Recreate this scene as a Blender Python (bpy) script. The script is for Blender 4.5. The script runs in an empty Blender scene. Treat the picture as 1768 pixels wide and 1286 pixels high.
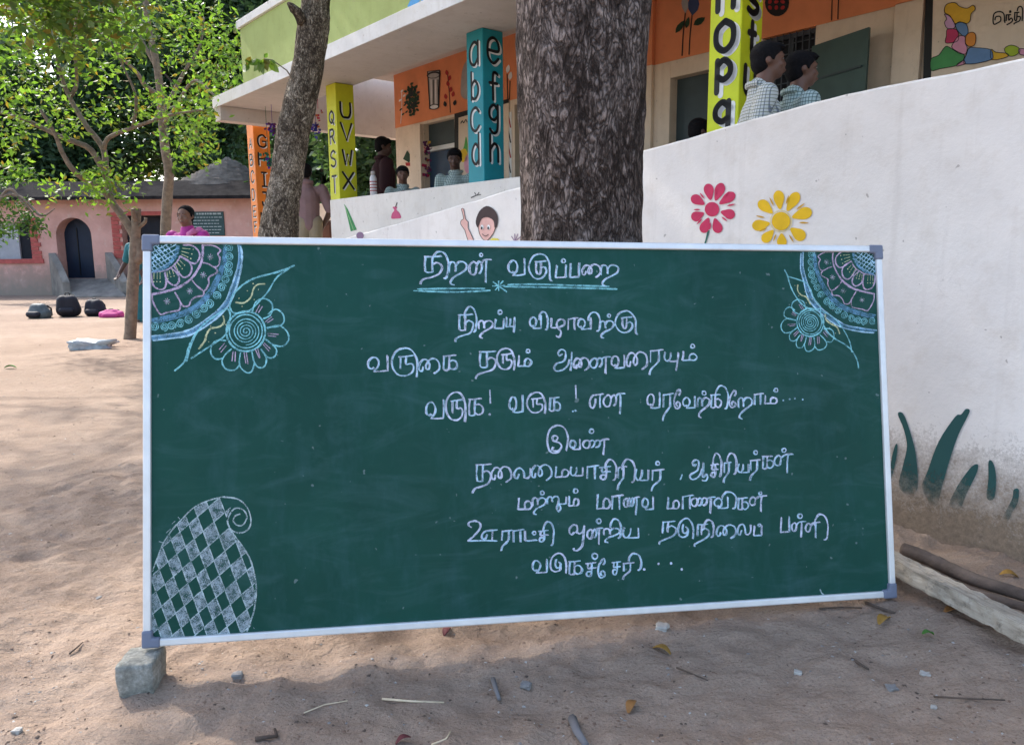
import bpy, bmesh, math, random
import numpy as np
from mathutils import Vector, Matrix, noise
R = math.radians
random.seed(7)
rng = np.random.default_rng(11)
scene = bpy.context.scene
COL = scene.collection

# ------------------------------------------------------------------ camera
F_PX, CX, CY, CAM_H = 1297.0, 884.0, 643.0, 1.25          # focal length and centre in photo pixels
PITCH, ROLL = R(9.105), R(0.475)
FWD = Vector((0, math.cos(PITCH), -math.sin(PITCH)))
_u0 = Vector((0, math.sin(PITCH), math.cos(PITCH))); _r0 = Vector((1, 0, 0))
RGT = _r0 * math.cos(ROLL) - _u0 * math.sin(ROLL)
UPV = _r0 * math.sin(ROLL) + _u0 * math.cos(ROLL)
EYE = Vector((0, 0, CAM_H))
cam_d = bpy.data.cameras.new('camera'); cam = bpy.data.objects.new('camera', cam_d); COL.objects.link(cam)
cam_d.sensor_width = 36; cam_d.lens = F_PX / 1768 * 36
cam_d.clip_start = 0.05; cam_d.clip_end = 1000
_m = Matrix((RGT, UPV, -FWD)).transposed().to_4x4(); _m.translation = EYE
cam.matrix_world = _m
scene.camera = cam

# ------------------------------------------------------------------ light
SUN = Vector((-0.50, 0.50, 0.72)).normalized()            # towards the sun: behind the board, to the left
world = bpy.data.worlds.new('World'); scene.world = world; world.use_nodes = True
wn = world.node_tree.nodes; wl = world.node_tree.links
sky = wn.new('ShaderNodeTexSky'); sky.sky_type = 'NISHITA'; sky.sun_disc = False
sky.sun_elevation = math.asin(SUN.z); sky.sun_rotation = math.atan2(SUN.x, SUN.y)
sky.air_density = 1.0; sky.dust_density = 2.5; sky.ozone_density = 1.0
wl.new(sky.outputs[0], wn['Background'].inputs[0]); wn['Background'].inputs[1].default_value = 0.15
sd = bpy.data.lights.new('sun', 'SUN'); sd.energy = 2.0; sd.angle = R(1.0); sd.color = (1.0, 0.96, 0.90)
so = bpy.data.objects.new('sun', sd); COL.objects.link(so)
so.rotation_euler = SUN.to_track_quat('Z', 'Y').to_euler(); so.location = (0, 0, 20)
vs = scene.view_settings
vs.view_transform = 'Standard'; vs.look = 'None'; vs.gamma = 1; vs.use_curve_mapping = False
vs.exposure = 1.84
scene.render.engine = 'CYCLES'
scene.cycles.max_bounces = 6; scene.cycles.transparent_max_bounces = 12
scene.cycles.use_denoising = True

# ------------------------------------------------------------------ helpers
def ray(px, py): return FWD * F_PX + RGT * (px - CX) - UPV * (py - CY)
def on_ground(px, py, z=0.0):
    r = ray(px, py); return EYE + r * ((z - CAM_H) / r.z)
def at_y(px, py, y):
    r = ray(px, py); return EYE + r * (y / r.y)

def tag(o, label=None, cat=None, group=None, kind=None):
    if label: o['label'] = label
    if cat: o['category'] = cat
    if group: o['group'] = group
    if kind: o['kind'] = kind
    return o
def empty(name, loc=(0, 0, 0), rotz=0.0, label=None, cat=None, group=None):
    o = bpy.data.objects.new(name, None); COL.objects.link(o)
    o.location = loc; o.rotation_euler = (0, 0, rotz); o.empty_display_size = 0.1
    return tag(o, label, cat, group)
def link(name, me, mats, parent=None, smooth=False):
    o = bpy.data.objects.new(name, me); COL.objects.link(o)
    if not isinstance(mats, (list, tuple)): mats = [mats]
    for m in mats: me.materials.append(m)
    if smooth: me.polygons.foreach_set('use_smooth', [True] * len(me.polygons))
    if parent: o.parent = parent
    return o

class MB:
    """collects faces and links them as one mesh object"""
    def __init__(s): s.v = []; s.f = []; s.mi = []
    def add(s, vs_, fs, m=0):
        b = len(s.v); s.v += [tuple(p) for p in vs_]
        for f in fs: s.f.append([i + b for i in f]); s.mi.append(m)
    def box(s, a, b, m=0):
        (x0, y0, z0), (x1, y1, z1) = a, b
        if x0 > x1: x0, x1 = x1, x0
        if y0 > y1: y0, y1 = y1, y0
        if z0 > z1: z0, z1 = z1, z0
        s.add([(x0, y0, z0), (x1, y0, z0), (x1, y1, z0), (x0, y1, z0), (x0, y0, z1), (x1, y0, z1), (x1, y1, z1), (x0, y1, z1)],
              [(3, 2, 1, 0), (4, 5, 6, 7), (0, 1, 5, 4), (1, 2, 6, 5), (2, 3, 7, 6), (3, 0, 4, 7)], m)
    def prism(s, pts, vec, m=0):
        n = len(pts); vec = Vector(vec); P = [Vector(p) for p in pts]
        s.add([*P, *[p + vec for p in P]], [tuple(range(n))[::-1], tuple(range(n, 2 * n))] + [(i, (i + 1) % n, n + (i + 1) % n, n + i) for i in range(n)], m)
    def face(s, pts, m=0): s.add(pts, [tuple(range(len(pts)))], m)
    def tube(s, pts, radii, seg=8, m=0, cap=True):
        P = [Vector(p) for p in pts]; n = len(P); vs_ = []
        side = None
        for i, p in enumerate(P):
            t = (P[min(i + 1, n - 1)] - P[max(i - 1, 0)]).normalized()
            if side is None: side = t.cross(Vector((0.31, 0.9, 0.2))).normalized()
            side = (side - t * side.dot(t)).normalized(); up = t.cross(side)
            r = radii[i] if isinstance(radii, (list, tuple)) else radii
            for k in range(seg):
                a = 2 * math.pi * k / seg; vs_.append(p + (side * math.cos(a) + up * math.sin(a)) * r)
        fs = [(i * seg + k, i * seg + (k + 1) % seg, (i + 1) * seg + (k + 1) % seg, (i + 1) * seg + k) for i in range(n - 1) for k in range(seg)]
        if cap: fs += [tuple(range(seg))[::-1], tuple(range((n - 1) * seg, n * seg))]
        s.add(vs_, fs, m)
    def build(s, name, mats, parent=None, smooth=False, bevel=0.0, loc=None):
        me = bpy.data.meshes.new(name)
        V = s.v if loc is None else [tuple(Vector(p) - Vector(loc)) for p in s.v]
        me.from_pydata(V, [], s.f)
        o = link(name, me, mats, parent, smooth)
        if len(me.materials) > 1: me.polygons.foreach_set('material_index', s.mi)
        if loc is not None: o.location = loc
        bm = bmesh.new(); bm.from_mesh(me); bmesh.ops.recalc_face_normals(bm, faces=bm.faces); bm.to_mesh(me); bm.free()
        if bevel:
            md = o.modifiers.new('bevel', 'BEVEL'); md.width = bevel; md.segments = 2; md.limit_method = 'ANGLE'
        return o

def bake(o):
    """turn an object's modifiers into its mesh"""
    dg = bpy.context.evaluated_depsgraph_get(); dg.update()
    me = bpy.data.meshes.new_from_object(o.evaluated_get(dg), depsgraph=dg)
    old = o.data; o.modifiers.clear(); o.data = me; bpy.data.meshes.remove(old)
    return o

class Blob:
    """limbs, torso and head grown into ONE continuous skin by voxel remeshing"""
    def __init__(s): s.bm = bmesh.new()
    def ell(s, c, r, rot=None, sub=2):
        M = Matrix.Translation(c)
        if rot is not None: M = M @ rot.to_4x4()
        M = M @ Matrix.Diagonal((*r, 1))
        bmesh.ops.create_icosphere(s.bm, subdivisions=sub, radius=1, matrix=M); return s
    def cap(s, a, b, ra, rb, squash=1.0, n=6):
        a, b = Vector(a), Vector(b); L = (b - a).length
        t = (b - a).normalized(); q = t.to_track_quat('Z', 'Y').to_matrix()
        seg = 14; rings = []
        prof = [(-ra * math.cos(k * math.pi / 2 / n), ra * math.sin(k * math.pi / 2 / n)) for k in range(n + 1)] + \
               [(L + rb * math.sin(k * math.pi / 2 / n), rb * math.cos(k * math.pi / 2 / n)) for k in range(n + 1)]
        for z, r in prof:
            r = max(r, 1e-4)
            rings.append([s.bm.verts.new(a + q @ Vector((r * math.cos(2 * math.pi * i / seg), r * squash * math.sin(2 * math.pi * i / seg), z))) for i in range(seg)])
        for i in range(len(rings) - 1):
            for k in range(seg): s.bm.faces.new((rings[i][k], rings[i][(k + 1) % seg], rings[i + 1][(k + 1) % seg], rings[i + 1][k]))
        s.bm.faces.new(rings[0][::-1]); s.bm.faces.new(rings[-1]); return s
    def chain(s, pts, rr, squash=1.0):
        for i in range(len(pts) - 1): s.cap(pts[i], pts[i + 1], rr[i], rr[i + 1], squash)
        return s
    def build(s, name, mat, parent=None, voxel=0.01, smooth=3, disp=0):
        me = bpy.data.meshes.new(name); s.bm.to_mesh(me); s.bm.free()
        o = link(name, me, mat, parent)
        m = o.modifiers.new('remesh', 'REMESH'); m.mode = 'VOXEL'; m.voxel_size = voxel; m.use_smooth_shade = True
        m = o.modifiers.new('smooth', 'SMOOTH'); m.iterations = smooth; m.factor = 0.5
        bake(o)
        o.data.polygons.foreach_set('use_smooth', [True] * len(o.data.polygons))
        return o

# ------------------------------------------------------------------ materials
MATS = {}
class NT:
    def __init__(s, name):
        s.m = bpy.data.materials.new(name); s.m.use_nodes = True
        s.t = s.m.node_tree; s.b = s.t.nodes['Principled BSDF']; s.out = s.t.nodes['Material Output']
    def n(s, typ, **kw):
        x = s.t.nodes.new(typ)
        for k, v in kw.items():
            if k.startswith('i_'): x.inputs[k[2:].replace('_', ' ')].default_value = v
            else: setattr(x, k, v)
        return x
    def l(s, a, b): s.t.links.new(a, b)
    def coord(s, which='Object', scale=(1, 1, 1)):
        c = s.n('ShaderNodeTexCoord'); mp = s.n('ShaderNodeMapping'); mp.inputs['Scale'].default_value = scale
        s.l(c.outputs[which], mp.inputs[0]); return mp.outputs[0]
    def noise(s, vec, scale, detail=4, rough=0.6, dist=0.0):
        x = s.n('ShaderNodeTexNoise'); x.inputs['Scale'].default_value = scale; x.inputs['Detail'].default_value = detail
        x.inputs['Roughness'].default_value = rough; x.inputs['Distortion'].default_value = dist; s.l(vec, x.inputs['Vector']); return x.outputs['Fac']
    def ramp(s, fac, stops, interp='LINEAR'):
        x = s.n('ShaderNodeValToRGB'); cr = x.color_ramp; cr.interpolation = interp
        while len(cr.elements) < len(stops): cr.elements.new(0.5)
        for e, (p, c) in zip(cr.elements, stops):
            e.position = p; e.color = (*c, 1) if len(c) == 3 else c
        s.l(fac, x.inputs[0]); return x.outputs[0]
    def mix(s, fac, a, b, blend='MIX'):
        x = s.n('ShaderNodeMix', data_type='RGBA', blend_type=blend)
        for sock, v in ((x.inputs['Factor'], fac), (x.inputs[6], a), (x.inputs[7], b)):
            if isinstance(v, bpy.types.NodeSocket): s.l(v, sock)
            elif isinstance(v, (int, float)): sock.default_value = v
            else: sock.default_value = (*v, 1)
        return x.outputs[2]
    def math(s, op, a, b=None, c=None):
        x = s.n('ShaderNodeMath', operation=op)
        for i, v in enumerate((a, b, c)):
            if v is None: continue
            if isinstance(v, bpy.types.NodeSocket): s.l(v, x.inputs[i])
            else: x.inputs[i].default_value = v
        return x.outputs[0]
    def bump(s, h, strength=0.3, dist=0.01, prev=None):
        x = s.n('ShaderNodeBump'); x.inputs['Strength'].default_value = strength; x.inputs['Distance'].default_value = dist
        s.l(h, x.inputs['Height'])
        if prev is not None: s.l(prev, x.inputs['Normal'])
        return x.outputs[0]
    def done(s, col=None, rough=None, normal=None, spec=None):
        for sock, v in (('Base Color', col), ('Roughness', rough), ('Normal', normal), ('Specular IOR Level', spec)):
            if v is None: continue
            if isinstance(v, bpy.types.NodeSocket): s.l(v, s.b.inputs[sock])
            elif isinstance(v, (int, float)): s.b.inputs[sock].default_value = v
            else: s.b.inputs[sock].default_value = (*v, 1)
        MATS[s.m.name] = s.m; return s.m

def plain(name, col, rough=0.7, var=0.12, scale=6.0, bump=0.0, bscale=60, spec=0.3):
    """paint, cloth, wood...: base colour with a little uneven wear of its own"""
    if name in MATS: return MATS[name]
    t = NT(name); v = t.coord()
    nz = t.noise(v, scale, 5)
    c = t.ramp(nz, [(0.3, tuple(x * (1 - var) for x in col)), (0.7, tuple(min(1, x * (1 + var)) for x in col))])
    nrm = t.bump(t.noise(v, bscale, 4), bump, 0.01) if bump else None
    return t.done(c, rough, nrm, spec)

def chalk(name, col, density=0.5):
    if name in MATS: return MATS[name]
    t = NT(name); v = t.coord()
    a = t.noise(v, 520, 2, 0.6); b = t.noise(v, 60, 3)
    al = t.ramp(t.math('ADD', t.math('MULTIPLY', a, 0.6), t.math('MULTIPLY', b, 0.4)), [(0.5 - density * 0.22, (0, 0, 0)), (0.52, (1, 1, 1))])
    press = t.ramp(t.noise(v, 22, 3, .6), [(.32, (.55,) * 3), (.6, (1, 1, 1))])
    t.l(t.math('MULTIPLY', t.math('MULTIPLY', al, press), 0.38 + density), t.b.inputs['Alpha'])
    return t.done(col, 0.95, None, 0.1)

def whitewash(name, col, dirt_h=0.0, dirt=(0.29, 0.215, 0.15)):
    """lime-washed plaster with faint stains; mud splash along the foot"""
    t = NT(name); v = t.coord(); 
    n1 = t.noise(v, 1.4, 6, 0.65); n2 = t.noise(v, 9, 5, 0.7); n3 = t.noise(v, 60, 3)
    c = t.ramp(n1, [(0.25, tuple(x * 0.84 for x in col)), (0.55, col), (0.8, tuple(min(1, x * 1.05) for x in col))])
    c = t.mix(t.math('MULTIPLY', t.ramp(n2, [(0.5, (0, 0, 0)), (0.75, (1, 1, 1))]), 0.34), c, tuple(x * y for x, y in zip(col, (0.72, 0.66, 0.58))))
    drip = t.noise(t.coord('Object', (1, 5.0, .35)), 3.0, 4, .6)
    c = t.mix(t.math('MULTIPLY', t.ramp(drip, [(.56, (0, 0, 0)), (.74, (1, 1, 1))]), .22), c, tuple(x * y for x, y in zip(col, (.62, .58, .54))))
    wv = t.n('ShaderNodeTexVoronoi', feature='DISTANCE_TO_EDGE'); wv.inputs['Scale'].default_value = 1.3; nzz = t.n('ShaderNodeTexNoise'); nzz.inputs['Scale'].default_value = 3.5; nzz.inputs['Detail'].default_value = 6; t.l(v, nzz.inputs['Vector'])
    ad = t.n('ShaderNodeVectorMath', operation='ADD'); t.l(v, ad.inputs[0]); t.l(nzz.outputs['Color'], ad.inputs[1]); t.l(ad.outputs[0], wv.inputs['Vector'])
    ck = t.math('MULTIPLY', t.ramp(wv.outputs['Distance'], [(0.0, (1, 1, 1)), (.0045, (0, 0, 0))]), t.ramp(n1, [(.5, (0, 0, 0)), (.62, (.35,) * 3)]))
    c = t.mix(ck, c, (.3, .26, .23))
    sp = t.ramp(t.noise(v, 26, 2, 0.4), [(0.735, (0, 0, 0)), (0.75, (1, 1, 1))])
    c = t.mix(t.math('MULTIPLY', sp, 0.5), c, (0.2, 0.16, 0.13))
    if dirt_h:
        sx = t.n('ShaderNodeSeparateXYZ'); t.l(v, sx.inputs[0])
        h = t.math('DIVIDE', sx.outputs['Z'], dirt_h)
        h = t.math('ADD', h, t.math('MULTIPLY', t.math('SUBTRACT', n2, 0.5), 0.9))
        h = t.math('ADD', h, t.math('MULTIPLY', t.math('SUBTRACT', t.noise(v, 90, 4, 0.8), 0.5), 0.9))
        f = t.ramp(h, [(0.3, (1, 1, 1)), (0.62, (0.72, 0.72, 0.72)), (0.95, (0.22, 0.22, 0.22)), (1.5, (0, 0, 0))])
        dc = t.ramp(t.noise(v, 40, 5, 0.8), [(0.3, tuple(x * 0.5 for x in dirt)), (0.65, dirt)])
        c = t.mix(f, c, dc)
    nb = t.bump(n3, 0.25, 0.004, t.bump(n2, 0.2, 0.01))
    return t.done(c, 0.9, nb, 0.2)

def leafmat(name, cols, trans=0.45):
    t = NT(name)
    g = t.n('ShaderNodeNewGeometry'); k = len(cols)
    c = t.ramp(g.outputs['Random Per Island'], [(i / max(1, k - 1) if k > 1 else 0, c) for i, c in enumerate(cols)])
    t.done(c, 0.5, None, 0.35)
    tr = t.n('ShaderNodeBsdfTranslucent'); mx = t.n('ShaderNodeMixShader'); mx.inputs[0].default_value = trans
    t.l(t.mix(1.0, c, (1.5, 1.6, 0.7), 'MULTIPLY'), tr.inputs[0])
    t.l(t.b.outputs[0], mx.inputs[1]); t.l(tr.outputs[0], mx.inputs[2]); t.l(mx.outputs[0], t.out.inputs[0])
    return t.m

def barkmat(name, dark, mid, light, zs=0.28, scale=14, bstr=0.9):
    t = NT(name); v = t.coord('Object', (1, 1, zs))
    vo = t.n('ShaderNodeTexVoronoi', feature='DISTANCE_TO_EDGE'); vo.inputs['Scale'].default_value = scale * 1.9
    wv = t.n('ShaderNodeVectorMath', operation='ADD'); nz = t.n('ShaderNodeTexNoise'); nz.inputs['Scale'].default_value = scale * 0.8; nz.inputs['Detail'].default_value = 4
    t.l(v, nz.inputs['Vector']); sc = t.n('ShaderNodeVectorMath', operation='SCALE'); sc.inputs['Scale'].default_value = 0.09
    t.l(nz.outputs['Color'], sc.inputs[0]); t.l(v, wv.inputs[0]); t.l(sc.outputs[0], wv.inputs[1]); t.l(wv.outputs[0], vo.inputs['Vector'])
    vo.inputs['Scale'].default_value = scale * 2.6; sc.inputs['Scale'].default_value = 0.16
    crack = t.ramp(vo.outputs['Distance'], [(0.0, (0, 0, 0)), (0.22, (1, 1, 1))])
    patch = t.noise(t.coord('Object', (1, 1, 0.7)), 4.0, 6, 0.7, .6)
    flake = t.noise(t.coord('Object', (1, 1, zs * 1.3)), scale * 1.5, 6, 0.70, 1.0)
    fine = t.noise(v, scale * 5, 5, 0.75)
    h = t.math('ADD', t.math('MULTIPLY', patch, 0.34), t.math('ADD', t.math('MULTIPLY', flake, 0.46), t.math('MULTIPLY', fine, 0.20)))
    base = t.ramp(h, [(0.39, tuple(x * .6 for x in dark)), (0.45, dark), (0.50, mid), (0.55, light), (.63, tuple(x * 1.4 for x in light))])
    c = t.mix(t.math('ADD', t.math('MULTIPLY', crack, .85), .15), tuple(x * 0.4 for x in dark), base)
    nb = t.bump(crack, bstr * .7, 0.012, t.bump(flake, 0.9, 0.02, t.bump(fine, .6, .008)))
    return t.done(c, 0.92, nb, 0.15)
# ------------------------------------------------------------------ ground: one sheet of loose trodden sand
def ground_h(x, y):
    """large forms of the sand: rises a little towards the wall's foot and the board's right end"""
    h = 0.05 * max(0.0, min(1.0, (x - 0.1) / 1.2)) * max(0.0, min(1.0, (y - 1.75) / 0.6))
    pr = (x - 1.582) * 0.7633 + (y - 5.423) * 0.6461 + 1.42            # distance in front of the ramp wall (negative)
    if -0.4 < pr < 0.6 : h += 0.015 * max(0, 1 - abs(pr) / 0.4)
    return h
def sand_mat():
    t = NT('sand'); v = t.coord()
    n1 = t.noise(v, 0.55, 5, 0.6); n2 = t.noise(v, 4.5, 6, 0.65); n3 = t.noise(v, 120, 3, 0.7); n4 = t.noise(v, 26, 5, 0.75); n5 = t.noise(t.coord('Object', (.55, 1.5, 1)), 11, 5, .7, 1.4)
    c = t.ramp(n1, [(0.3, (0.265, 0.194, 0.144)), (0.55, (0.325, 0.243, 0.183)), (0.75, (0.38, 0.292, 0.226))])
    c = t.mix(t.math('MULTIPLY', t.ramp(n2, [(0.42, (1, 1, 1)), (0.6, (0, 0, 0))]), 0.3), c, (0.215, 0.145, 0.105))
    c = t.mix(t.math('MULTIPLY', t.ramp(n3, [(0.52, (0, 0, 0)), (0.68, (1, 1, 1))]), 0.45), c, (0.135, 0.095, 0.07))
    c = t.mix(t.math('MULTIPLY', t.ramp(n3, [(0.3, (1, 1, 1)), (0.4, (0, 0, 0))]), 0.35), c, (0.50, 0.41, 0.33))
    deb = t.ramp(n4, [(0.66, (0, 0, 0)), (0.72, (1, 1, 1))])
    c = t.mix(t.math('MULTIPLY', deb, 0.55), c, (0.12, 0.085, 0.06))
    nb = t.bump(n3, 0.5, 0.005, t.bump(n4, 0.6, 0.016, t.bump(n5, .55, .035, t.bump(n2, 0.5, 0.05))))
    return t.done(c, 0.95, nb, 0.15)
def spaced(lo, a, b, hi, fine, coarse_n):
    core = np.arange(a, b + 1e-6, fine)
    g = np.geomspace(fine, 1, coarse_n)
    left = a - (a - lo) * (np.cumsum(g) / g.sum()); right = b + (hi - b) * (np.cumsum(g) / g.sum())
    return np.concatenate([left[::-1], core, right])
xs = spaced(-150, -2.6, 2.6, 150, 0.018, 70); ys = spaced(-40, 1.2, 4.4, 200, 0.018, 80)
def ground_z(x, y):
    near_y = max(0.0, 1 - max(0, y - 4) / 14) if y > 0 else 0.3
    p = Vector((x, y, 0.0)); z = ground_h(x, y)
    amp = near_y if abs(x) < 14 else 0.2
    z += amp * (0.018 * noise.noise(p * 1.6) + 0.017 * noise.noise(p * 5.0 + Vector((3, 1, 0))))
    if abs(x) < 3.4 and 1 < y < 7:
        z += 0.013 * noise.noise(p * 14.0) + 0.008 * noise.noise(p * 34.0)
        z -= 0.045 * max(0, noise.noise(Vector((x * 4.2 + 9, y * 6.0, 2.0))) - 0.2)       # scuffed footprints
    return z
verts = [(x, y, ground_z(x, y)) for y in ys for x in xs]
nx, ny = len(xs), len(ys)
faces = [(j * nx + i, j * nx + i + 1, (j + 1) * nx + i + 1, (j + 1) * nx + i) for j in range(ny - 1) for i in range(nx - 1)]
gm = bpy.data.meshes.new('ground'); gm.from_pydata(verts, [], faces)
ground = link('ground', gm, sand_mat(), None, True); tag(ground, kind='structure')
# ------------------------------------------------------------------ school building (local frame: x into the building, y along it away from the camera)
TH = R(40.246); BD = Vector((-math.sin(TH), math.cos(TH), 0)); BN = Vector((math.cos(TH), math.sin(TH), 0))
P4 = Vector((1.582, 5.423, 0))
def onp(px, py, o):
    """photo pixel -> (along, height) on the wall plane standing o metres behind the column fronts"""
    r = ray(px, py); t = (BN.dot(P4 + BN * o)) / BN.dot(r); X = EYE + r * t
    return (X - P4).dot(BD), X.z
def onq(px, py, s):
    """same for a plane across the building at s"""
    r = ray(px, py); Q = P4 + BD * s; t = BD.dot(Q) / BD.dot(r); X = EYE + r * t
    return (X - P4).dot(BN), X.z

m_cream = whitewash('cream_plaster', (0.76, 0.62, 0.48)); m_white = whitewash('white_plaster', (0.74, 0.71, 0.68))
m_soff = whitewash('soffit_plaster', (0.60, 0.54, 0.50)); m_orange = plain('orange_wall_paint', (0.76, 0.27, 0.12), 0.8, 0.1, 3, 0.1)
m_green = whitewash('pale_green_plaster', (0.42, 0.50, 0.19)); m_fascia = whitewash('fascia_white', (0.78, 0.77, 0.76))
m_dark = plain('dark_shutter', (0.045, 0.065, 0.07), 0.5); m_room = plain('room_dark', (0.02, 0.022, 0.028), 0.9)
m_grill = plain('window_grill', (0.06, 0.07, 0.085), 0.6); m_black = plain('black_paint', (0.012, 0.012, 0.013), 0.55)
m_wpaint = plain('white_paint', (0.75, 0.75, 0.73), 0.6); m_bluedoor = plain('blue_door_paint', (0.02, 0.05, 0.10), 0.5)
m_shut = plain('green_shutter', (0.055, 0.095, 0.085), 0.55, 0.15, 4)
def paintm(n, c): return plain('paint_' + n, c, 0.75, 0.1, 12)

school = empty('school_building', P4, TH, 'long white and orange school building with painted alphabet pillars behind a parapet', 'school')
mb = MB()
OW, ZF, ZS = 1.9, 1.0, 3.37
S0, S1 = -9.0, 7.51
# class-room front wall with door and window openings (piece by piece, butted)
d0, d1 = 5.93, 6.72                    # door
openings = [(d0, d1, ZF, 3.16), (3.30, 4.60, 1.75, 3.13), (1.30, 2.09, 1.75, 3.03), (0.50, 1.02, 1.75, 3.2)]
cuts = sorted(openings); s = S0
def wallbox(a, b, z0, z1):
    if z0 < 3.2 < z1:
        mb.box((OW, a, z0), (OW + 0.2, b, 3.2)); ob.box((OW, a, 3.2), (OW + 0.2, b, z1))
    elif z0 >= 3.2: ob.box((OW, a, z0), (OW + 0.2, b, z1))
    else: mb.box((OW, a, z0), (OW + 0.2, b, z1))
ob = MB()
for a, b, z0, z1 in cuts:
    wallbox(s, a, 0.0, 4.0)
    if z0 > 0.05: wallbox(a, b, 0.0, z0)
    wallbox(a, b, z1, 4.0); s = b
wallbox(s, S1, 0.0, 4.0)
mb.box((OW + 0.2, S1 - 0.2, 0), (7.0, S1, 4.0))                                         # end wall
for a in (2.30, -0.42, -0.30 - 3.1):                                                   # shallow pilasters
    mb.box((OW - 0.05, a, ZF), (OW - 0.003, a + 0.22, 3.197))
mb.build('classroom_wall', m_cream, school, bevel=0.006)
for a in (2.30, -0.42, -3.4): ob.box((OW - 0.05, a, 3.2), (OW - 0.003, a + 0.22, 4.0))
ob.build('orange_wall_band', m_orange, school)
b = MB(); b.box((OW + 1.2, S0, ZF), (OW + 1.25, S1 - 0.25, 4.0)); b.build('classroom_back_wall', m_room, school)
b = MB(); b.box((0.03, S0, 0.0), (OW, 5.86, ZF)); b.box((0.03, 5.86, 0), (OW, 9.3, 0.9)); b.build('porch_floor', plain('cement_floor', (0.42, 0.39, 0.35), 0.85), school)
# roof slab, beam, parapet
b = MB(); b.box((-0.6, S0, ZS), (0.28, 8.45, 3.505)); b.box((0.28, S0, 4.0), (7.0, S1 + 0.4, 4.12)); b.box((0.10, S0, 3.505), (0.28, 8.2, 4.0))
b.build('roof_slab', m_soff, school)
b = MB(); b.box((-0.615, S0, ZS - 0.012), (-0.602, 8.46, 3.508)); b.box((-0.602, 8.452, ZS - 0.012), (0.28, 8.465, 3.508)); b.build('fascia', m_fascia, school, bevel=0.003)
b = MB(); b.box((-0.605, S0, 3.512), (-0.45, 7.27, 4.20)); b.box((-0.45, 7.12, 4.125), (7.0, 7.27, 4.20)); b.box((-0.45, 7.12, 3.512), (0.095, 7.27, 4.12)); b.build('parapet', m_green, school)
b = MB(); b.box((-0.64, S0, 4.203), (-0.42, 7.31, 4.30)); b.box((-0.42, 7.09, 4.203), (7.0, 7.31, 4.30)); b.build('parapet_cap', m_fascia, school, bevel=0.006)
# beam across the far end of the porch, resting on the last column
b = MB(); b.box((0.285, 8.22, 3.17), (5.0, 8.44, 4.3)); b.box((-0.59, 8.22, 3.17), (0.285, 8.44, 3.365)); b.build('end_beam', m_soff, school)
# porch parapet between the columns
b = MB(); b.box((-0.01, 2.86 - 11.0, 0), (0.12, 6.10, 1.94)); b.build('porch_parapet', whitewash('parapet_whitewash', (0.78, 0.735, 0.68), 0.0), school, bevel=0.008)
# door
dr = MB(); dr.box((OW + 0.10, d0, ZF), (OW + 0.15, d1, 2.75)); door = dr.build('door', m_bluedoor, school)
g = MB(); g.box((OW + 0.06, d0, 2.76), (OW + 0.14, d1, 2.82)); g.build('transom', m_wpaint, door)
g = MB(); g.box((OW + 0.10, d0, 2.83), (OW + 0.12, d1, 3.155)); g.build('transom_panel', m_dark, door)
hd = MB(); hd.tube([(OW + 0.07, d1 - 0.1, 1.9), (OW + 0.07, d1 - 0.1, 2.05)], 0.012); hd.build('handle', plain('steel', (0.5, 0.5, 0.5), 0.35), door)
jm = MB(); jm.box((OW - 0.06, d1 + 0.005, ZF), (OW - 0.004, d1 + 0.30, 3.16)); jm.build('door_pilaster', m_cream, school, bevel=0.004)
for a, bb, z0, z1 in openings[1:]:
    w = MB(); w.box((OW + 0.12, a, z0), (OW + 0.15, bb, z1)); win = w.build('window', m_room if a == 0.50 else m_dark, school)
    if a != 0.50: continue
    fr = MB()
    for y0, y1, za, zb in ((a, a + .04, z0, z1), (bb - .04, bb, z0, z1), (a + .04, bb - .04, z0, z0 + .04), (a + .04, bb - .04, z1 - .04, z1), ((a + bb) / 2 - .02, (a + bb) / 2 + .02, z0 + .04, z1 - .04)):
        fr.box((OW + 0.06, y0, za), (OW + 0.115, y1, zb))
    fr.build('window_frame', m_grill, win)
    gr = MB(); k = a + 0.07
    while k < bb - 0.05: gr.box((OW + 0.035, k, z0), (OW + 0.045, k + 0.009, z1)); k += 0.065
    k = z0 + 0.08
    while k < z1 - 0.05: gr.box((OW + 0.047, a, k), (OW + 0.053, bb, k + 0.009)); k += 0.085
    gr.build('window_grill', m_grill, win)
# green shutter leaf swung open in front of the wall
sa, za_ = onp(1404, 85, OW - 0.12); sb, zb_ = onp(1491, 70, OW - 0.32)
b = MB(); b.prism([(OW - 0.05, 0.50, 1.75), (OW - 0.24, sb, 1.75), (OW - 0.24, sb, 3.02), (OW - 0.05, 0.50, 3.02)], (0.035, 0.0, 0)); sh = b.build('shutter', m_shut, school, bevel=0.004)
b = MB(); b.prism([(OW - 0.06, 0.45, 2.72), (OW - 0.235, sb + 0.04, 2.72), (OW - 0.235, sb + 0.04, 2.735), (OW - 0.06, 0.45, 2.735)], (-0.012, 0, 0)); b.build('rail', m_dark, sh)

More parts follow.
